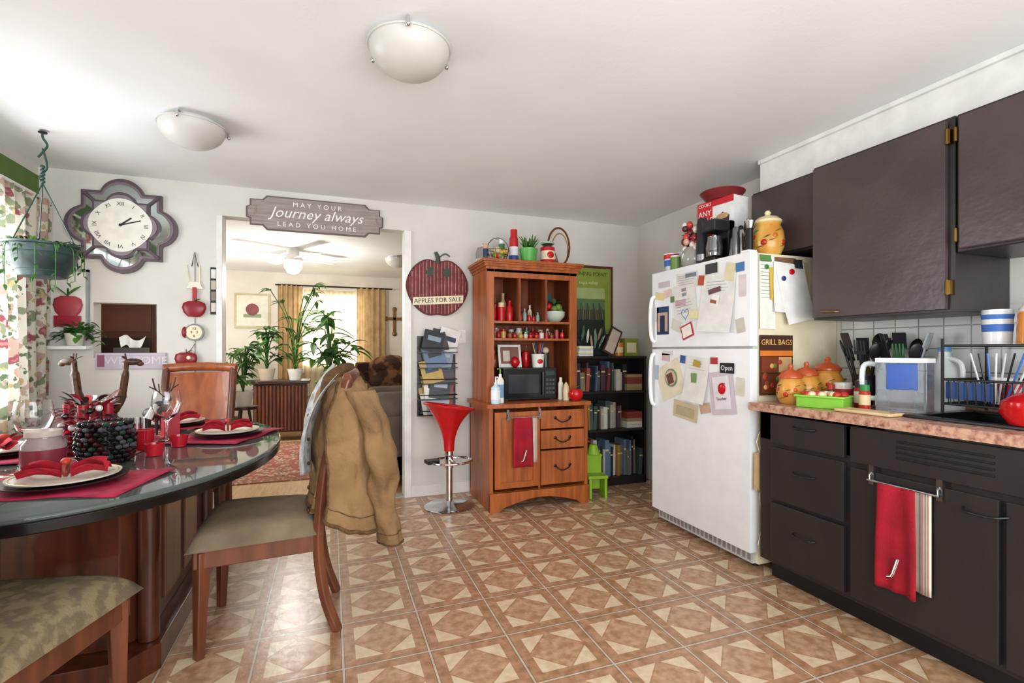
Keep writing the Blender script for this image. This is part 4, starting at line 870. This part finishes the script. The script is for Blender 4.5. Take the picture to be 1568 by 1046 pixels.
# ---------- table setting
TZ_=.757
NAP=mat('napkin_cloth','#b81830',.9,c2='#8a0c1c',scale=20)
MATM=mat('placemat_cloth','#b01842',.8,c2='#8c0e32',scale=25,bump=.2,bscale=150)
CH=C('#2c1c18',.3); PLT=C('#e9e3d4',.2)
def setting(x,y,rz,nr=20):
    b=B('placemat')
    b.sheet(lambda u,v:((u-.5)*.5,(v-.5)*.36,.003+.003*math.sin(u*11+v*3)),14,8,MATM); b.done(loc=(x,y,TZ_),rz=rz,solid=.002)
    b=B('dinner_plate'); b.lathe([(0,.0),(.1,.0),(.165,.012),(.167,.016),(.1,.006),(0,.006)],CH,n=40); b.lathe([(0,.008),(.09,.008),(.145,.022),(.147,.027),(.09,.014),(0,.013)],PLT,n=40); b.lathe([(.133,.0228),(.139,.0258),(.141,.0248)],GOLD,n=40); b.done(loc=(x,y,TZ_+.009))
    b=B('folded_napkin')
    for s in (-1,1):
        b.sheet(lambda u,v:(s*(.012+.1*u),(v-.5)*(.03+.08*u),.02+.018*math.sin(u*2.5)+.014*math.sin(v*9+u*2)),12,12,NAP)
        b.sheet(lambda u,v:(s*(.012+.09*u),(v-.5)*(.03+.06*u)+.01,.034+.018*math.sin(u*2.5)+.012*math.sin(v*7+2)),12,10,NAP)
    b.tube([(0,.024*math.cos(q),.034+.02*math.sin(q)) for q in [i*pi/8 for i in range(16)]],.006,C('#8a3a2a'),8,closed=True); b.ball((0,0,.06),(.014,.02,.012),C('#c03828')); b.leaf((0,0,.06),(1,.3,.3),.03,.02,LEAFD,0)
    b.done(loc=(x,y,TZ_+.018),rz=rz+nr)
setting(-.82,2.05,-12); setting(-.5,2.94,70,-60); setting(-.85,3.42,5); setting(-1.3,2.72,90)
def wine(x,y,k=1.25):
    b=B('wine_glass'); b.lathe([(r*k,z*k) for r,z in [(0,0),(.036,0),(.036,.003),(.006,.008),(.004,.02),(.004,.07),(.01,.08),(.038,.105),(.05,.14),(.042,.19),(.0405,.19),(.048,.14),(.036,.107),(.008,.084),(0,.083)]],GLASS,n=28); b.done(loc=(x,y,TZ_))
wine(-1.09,2.47,1.3); wine(-.75,2.86,1.3); wine(-1.14,3.25,1.1)
b=B('jar_candle'); b.lathe([(0,0),(.06,0),(.065,.01),(.065,.1),(.05,.12),(.05,.13),(0,.13)],C('#a08c8c',.05)); b.lathe([(.0655,.015),(.0655,.085)],C('#8a3040',.3)); b.cyl(0,0,.13,.15,.054,C('#c8b8b0',.3)); b.done(loc=(-.99,2.31,TZ_))
b=B('beaded_candle_holder')
for k in range(9):
    z=.012+k*.018
    for i in range(20):
        a=2*pi*(i+.5*(k%2))/20; r=.078+.012*math.sin(k*.4)+R.uniform(-.003,.004); b.ball((r*math.cos(a),r*math.sin(a),z),(.012,.012,.01),C(R.choice(['#0e0e10','#0e0e10','#3a1218','#203c30','#1a1418','#4a4a50']),.12),6)
b.cyl(0,0,0,.155,.068,C('#1a1014',.3)); b.done(loc=(-.84,2.42,TZ_))
def votive(x,y,h=.05):
    b=B('votive_candle'); b.lathe([(0,0),(.03,0),(.038,h),(.034,h),(.028,.01),(0,.01)],C('#b01c2c',.1)); b.cyl(0,0,.01,h*.7,.028,C('#c8303a',.4)); b.done(loc=(x,y,TZ_))
votive(-.70,2.5); votive(-.66,2.7); votive(-.78,2.66,.09)
def giraffe(x,y,rz,h):
    b=B('giraffe_figurine'); m=mat('giraffe_spots','#4a2a16',.4,kind='voronoi',c2='#2c160c',scale=38,lo=.25,hi=.4)
    for s in (-1,1):
        for q in (-.04,.04): b.tube([(s*.014,q,0),(s*.012,q*.95,.14)],[.005,.009],m,6)
    b.ball((0,0,.155),(.022,.058,.028),m)
    b.tube(smooth_path([(0,.035,.16),(0,.06,.22),(0,.075,h-.07),(0,.08,h-.015)]),[.022]*6+[.018]*5+[.012]*5,m,8)
    b.ball((0,.105,h-.012),(.014,.04,.017),m); b.ball((0,.135,h-.022),(.011,.016,.012),m)
    for s in (-1,1): b.tube([(s*.007,.08,h-.005),(s*.009,.075,h+.03)],.0035,m,5); b.leaf((s*.012,.075,h+.002),(s,-.3,.5),.032,.016,m,0)
    for i in range(7): b.box(-.003,.003,.045+i*.004,.055+i*.004,.2+i*.022,.222+i*.022,C('#1c0e08'))
    b.tube([(0,-.055,.165),(0,-.07,.1)],.003,m,5)
    b.done(loc=(x,y,TZ_),rz=rz)
giraffe(-1.10,3.0,75,.4); giraffe(-1.02,2.93,-75,.4)
b=B('reindeer_figurine'); rm=C('#3c2a20',.5)
for s in (-1,1):
    for q in (-.04,.04): b.tube([(s*.016,q,0),(s*.014,q*.9,.09)],[.005,.01],rm,6)
b.ball((0,0,.11),(.03,.06,.034),rm); b.tube([(0,.04,.12),(0,.07,.18)],[.022,.014],rm,8); b.ball((0,.09,.19),(.015,.03,.016),rm)
for s in (-1,1):
    b.tube(smooth_path([(s*.008,.075,.2),(s*.05,.07,.24),(s*.07,.07,.3)]),.004,rm,5); b.tube([(s*.05,.07,.24),(s*.09,.07,.26)],.003,rm,5); b.tube([(s*.03,.07,.225),(s*.035,.07,.27)],.003,rm,5)
b.done(loc=(-.88,3.12,TZ_),rz=-120)
b=B('holiday_centerpiece')
b.lathe([(0,0),(.12,0),(.13,.02),(0,.02)],C('#6a1420',.5),n=24)
for i in range(150):
    a=R.random()*6.28; q=.13*math.sqrt(R.random()); z=.03+R.random()*.2
    b.leaf((q*math.cos(a)*.6,q*math.sin(a)*.6,z),(math.cos(a),math.sin(a),R.uniform(-.1,1.1)),R.uniform(.04,.1),R.uniform(.015,.035),C(R.choice(['#a0142a','#7a1020','#b8283a','#d8d4d0','#2c1a18','#3c3432','#1c1a1c','#2c4a2a']),.6),.2)
for i in range(20):
    a=R.random()*6.28; b.ball((.09*math.cos(a),.09*math.sin(a),.04+R.random()*.16),.014,C(R.choice(['#c8102a','#f0ece8','#1c1416']),.2),8)
for a in range(4): b.cyl(.07*math.cos(a*1.6),.07*math.sin(a*1.6),.02,.21,.02,C('#a0142a',.3),12)
b.done(loc=(-1.0,2.7,TZ_))
b=B('zebra_figurine')
for i in range(7): b.box(-.05+i*.014,-.043+i*.014,-.015,.015,.05,.11,C('#f0f0ee' if i%2 else '#18181a'))
b.tube([(.04,0,.1),(.07,0,.17)],[.018,.012],C('#f0f0ee'),8); b.ball((.085,0,.17),(.03,.012,.014),C('#18181a'))
for x in (-.04,.035):
    for y in (-.01,.01): b.cyl(x,y,0,.06,.005,C('#18181a'),8)
b.done(loc=(-.9,2.97,TZ_),rz=20,bevel=.002)
b=B('red_gift_bag'); b.prism([(-.035,-.025),(.035,-.025),(.04,.025),(-.04,.025)],0,.11,C('#b01830',.4)); b.tube([(-.02,0,.11),(0,0,.15),(.02,0,.11)],.003,PAPER,5); b.done(loc=(-.78,3.05,TZ_),rz=25)
b=B('table_runner'); b.sheet(lambda u,v:((u-.5)*.3,(v-.5)*1.3,.004+.001*math.sin(v*30)),10,40,mat('runner_print','#8c1c2c',.9,kind='voronoi',c2='#e2d2b8',scale=22,lo=.2,hi=.35,c3='#4a5a30')); b.done(loc=(-.93,2.72,TZ_-.003),solid=.001)
# ---------- living room
b=B('area_rug')
RUG=mat('persian_rug','#9a5a4c',.95,kind='voronoi',c2='#4a5668',scale=14,lo=.15,hi=.5,c3='#c8b090')
RB=mat('rug_border','#8a5a44',.95,kind='voronoi',c2='#c0a484',scale=26,lo=.2,hi=.4)
b.box(-1.7,-.05,5.0,7.1,.001,.010,RB); b.box(-1.5,-.25,5.2,6.9,.010,.013,RUG); b.done()
b=B('side_cabinet'); DW=C('#3a2018',.35)
b.box(-.32,.32,-.22,.22,.12,.76,DW); b.box(-.36,.36,-.26,.26,.76,.8,DW)
for i in range(14): b.cyl(-.29+i*.0446,-.225,.14,.74,.018,WOODD,10)
for x in (-.28,.28):
    for y in (-.18,.18): b.cyl(x,y,0,.12,.025,DW,10)
b.done(loc=(-.62,7.45,0),bevel=.006)
def bigplant(name,x,y,z,n,L_,sp,potr,poth,potc,lw=.09):
    b=B(name); b.lathe([(0,0),(potr*.7,0),(potr,poth),(potr*.9,poth),(potr*.6,.02),(0,.02)],C(potc,.4))
    for i in range(n):
        a=R.random()*6.28; h=R.uniform(.15,1)*sp; q=R.uniform(.05,.5)*sp*.6
        tip=Vector((q*math.cos(a),q*math.sin(a),poth+h)); b.tube(smooth_path([(0,0,poth*.8),(tip.x*.3,tip.y*.3,poth+h*.6),tip],4),.006,LEAFD,4)
        for k in range(4):
            aa=a+R.uniform(-1.5,1.5); b.leaf(tip,(math.cos(aa),math.sin(aa),R.uniform(-.1,.8)),R.uniform(.7,1)*L_,lw,R.choice([LEAF,LEAFD]),.5)
    return b.done(loc=(x,y,z))
bigplant('potted_houseplant',-.8,7.4,.801,22,.18,.55,.11,.16,'#c8b8a0',.06)
bigplant('potted_houseplant',-.45,7.4,.801,18,.22,1.15,.1,.15,'#e8e4dc',.05)
b=B('plant_stand'); b.cyl(0,0,.61,.64,.17,DW,24)
for a in range(3): b.tube([(.05*math.cos(a*2.1),.05*math.sin(a*2.1),.61),(.17*math.cos(a*2.1),.17*math.sin(a*2.1),0)],.014,DW,8)
b.done(loc=(.0,6.3,0))
bigplant('potted_houseplant',.0,6.3,.641,22,.32,.85,.17,.2,'#4f8a3a',.07)
bigplant('potted_houseplant',-1.3,7.75,.0,14,.25,1.2,.16,.28,'#7a4a30')
b=B('plant_stand'); b.cyl(0,0,.57,.6,.14,DW,24)
for a in range(3): b.tube([(.05*math.cos(a*2.1),.05*math.sin(a*2.1),.57),(.14*math.cos(a*2.1),.14*math.sin(a*2.1),.0)],.014,DW,8)
b.done(loc=(-.86,5.9,.013)); bigplant('potted_houseplant',-.86,5.9,.614,20,.15,.5,.1,.16,'#d8d4c8',.05)
TAN=mat('curtain_tan','#c9ac80',.9,c2='#b39668',transl=.15)
b=curtain('tan_curtain',-.74,-.4,8.29,.1,2.2,TAN,5,.03,'x'); b.tube([(-.78,8.29,2.2),(.95,8.29,2.2)],.012,BLK,8); b.done()
curtain('tan_curtain',.40,.85,8.29,.1,2.2,TAN,5,.03,'x').done()
curtain('sheer_curtain',-.38,.38,8.335,.5,2.15,mat('sheer','#d8c8a8',.9,transl=.4),9,.012,'x').done()
LTH=mat('grey_brown_upholstery','#6a5a50',.8,c2='#54463e',scale=5)
PAT=mat('brown_damask','#7a5230',.9,c2='#3c2416',scale=9,lo=.45,hi=.55,detail=2)
def sofa(name,w,loc,rz,m,m2,nb):
    b=B(name); d=.9
    b.box(-w/2,w/2,-d/2+.05,d/2,.08,.3,m)
    for s in (-1,1):
        x=s*(w/2-.1)
        b.box(x-.1,x+.1,-d/2,d/2-.1,.08,.68,m); b.tube([(x,-d/2-.02,.7),(x,d/2-.1,.72)],.13,m,16)
    for i in range(nb):
        cw=(w-.42)/nb; x0=-w/2+.21+i*cw
        b.box(x0+.01,x0+cw-.01,-d/2,d/2-.25,.3,.48,m)
        b.ball((x0+cw/2,d/2-.2,.75),(cw/2*1.02,.16,.28),m2,16); b.ball((x0+cw/2,d/2-.16,.98),(cw/2*1.02,.15,.17),m2,16)
    b.box(-w/2+.05,w/2-.05,d/2-.15,d/2,.08,1.05,m)
    for x in (-w/2+.08,w/2-.08):
        for y in (-d/2+.1,d/2-.06): b.cyl(x,y,0,.08,.03,BLK,10)
    return b.done(loc=loc,rz=rz,bevel=.03)
sofa('patterned_sofa',1.5,(1.0,6.3,0),0,PAT,PAT,2)
sofa('upholstered_recliner',.95,(.84,4.9,0),-90,LTH,LTH,1)
b=B('wall_cross'); cm=C('#8a6a3c',.4,.6)
b.box(-.025,.025,-.02,0,-.2,.2,cm); b.box(-.13,.13,-.02,0,.02,.07,cm)
for x,z in ((0,.2),(0,-.2),(.14,.045),(-.14,.045)): b.ball((x,-.012,z),(.04,.012,.04),cm)
b.done(loc=(1.0,8.398,1.68),bevel=.004)
b=B('framed_apple_picture'); b.box(-.24,.24,-.02,0,-.26,.26,C('#c8b890',.4)); b.box(-.21,.21,-.024,-.02,-.23,.23,C('#e8e2d0',.5)); b.ball((0,-.03,.02),(.09,.01,.09),C('#8a4a50',.6)); b.box(-.12,.12,-.028,-.024,-.1,-.05,C('#8a9a70')); b.done(loc=(-1.1,8.398,1.8),bevel=.004)
b=B('framed_mirror'); b.box(-.3,.3,-.03,0,-.5,.5,WOODD); b.box(-.24,.24,-.034,-.03,-.44,.44,C('#d8d0c0',.1)); b.done(loc=(1.45,8.398,1.5),bevel=.004)
b=B('ceiling_fan')
b.cyl(0,0,-.08,0,.07,PAPER); b.cyl(0,0,-.14,-.08,.1,PAPER); b.lathe([(0,-.3),(.06,-.28),(.1,-.22),(.1,-.16),(0,-.14)],mat('fan_globe','#fff6e0',.4,emit=3))
for a in range(4): b.box(.1,.52,-.06,.06,-.115,-.107,C('#e8e2d6'),Rz(a*90+30)@Rx(8))
b.done(loc=(-.41,6.4,2.4))
# ---------- lights
def area(n,loc,rot,sx,sy,e,c=(1,1,1)):
    l=bpy.data.lights.new(n,'AREA'); l.shape='RECTANGLE'; l.size=sx; l.size_y=sy; l.energy=e; l.color=c
    o=bpy.data.objects.new(n,l); sc.collection.objects.link(o); o.location=loc; o.rotation_euler=[math.radians(r) for r in rot]; return o
def point(n,loc,e,r,c=(1,1,1)):
    l=bpy.data.lights.new(n,'POINT'); l.energy=e; l.shadow_soft_size=r; l.color=c
    o=bpy.data.objects.new(n,l); sc.collection.objects.link(o); o.location=loc
area('window_daylight_left',(XL-.35,(W0+W1)/2,1.5),(0,-80,0),1.2,1.5,60,(.95,.98,1))
area('window_daylight_living',(.02,8.75,1.55),(-90,0,0),1.1,1.2,60,(1,.98,.94))
point('ceiling_fan_lamp',(-.41,6.4,1.97),55,.1,(1,.97,.92)); point('living_fill_light',(-1.7,6.6,1.5),45,.2,(1,.98,.95))  # second point is an added fill for the living room, no lamp stands there
area('kitchen_fill_rear',(.7,-1.0,1.3),(112,0,-8),3.6,1.4,110,(.97,.99,1))  # added fill light behind the camera, tilted up to brighten the ceiling
w=bpy.data.worlds.new('sky'); sc.world=w; w.use_nodes=True
w.node_tree.nodes['Background'].inputs[0].default_value=(.94,.975,1,1); w.node_tree.nodes['Background'].inputs[1].default_value=1.35
# ---------- camera
cd=bpy.data.cameras.new('camera'); co=bpy.data.objects.new('camera',cd); sc.collection.objects.link(co); sc.camera=co
co.location=(0,0,1.2); co.rotation_euler=(pi/2,0,math.radians(-20.1)); cd.sensor_width=36; cd.lens=761/1568*36; cd.shift_y=14/1568; cd.clip_start=.02
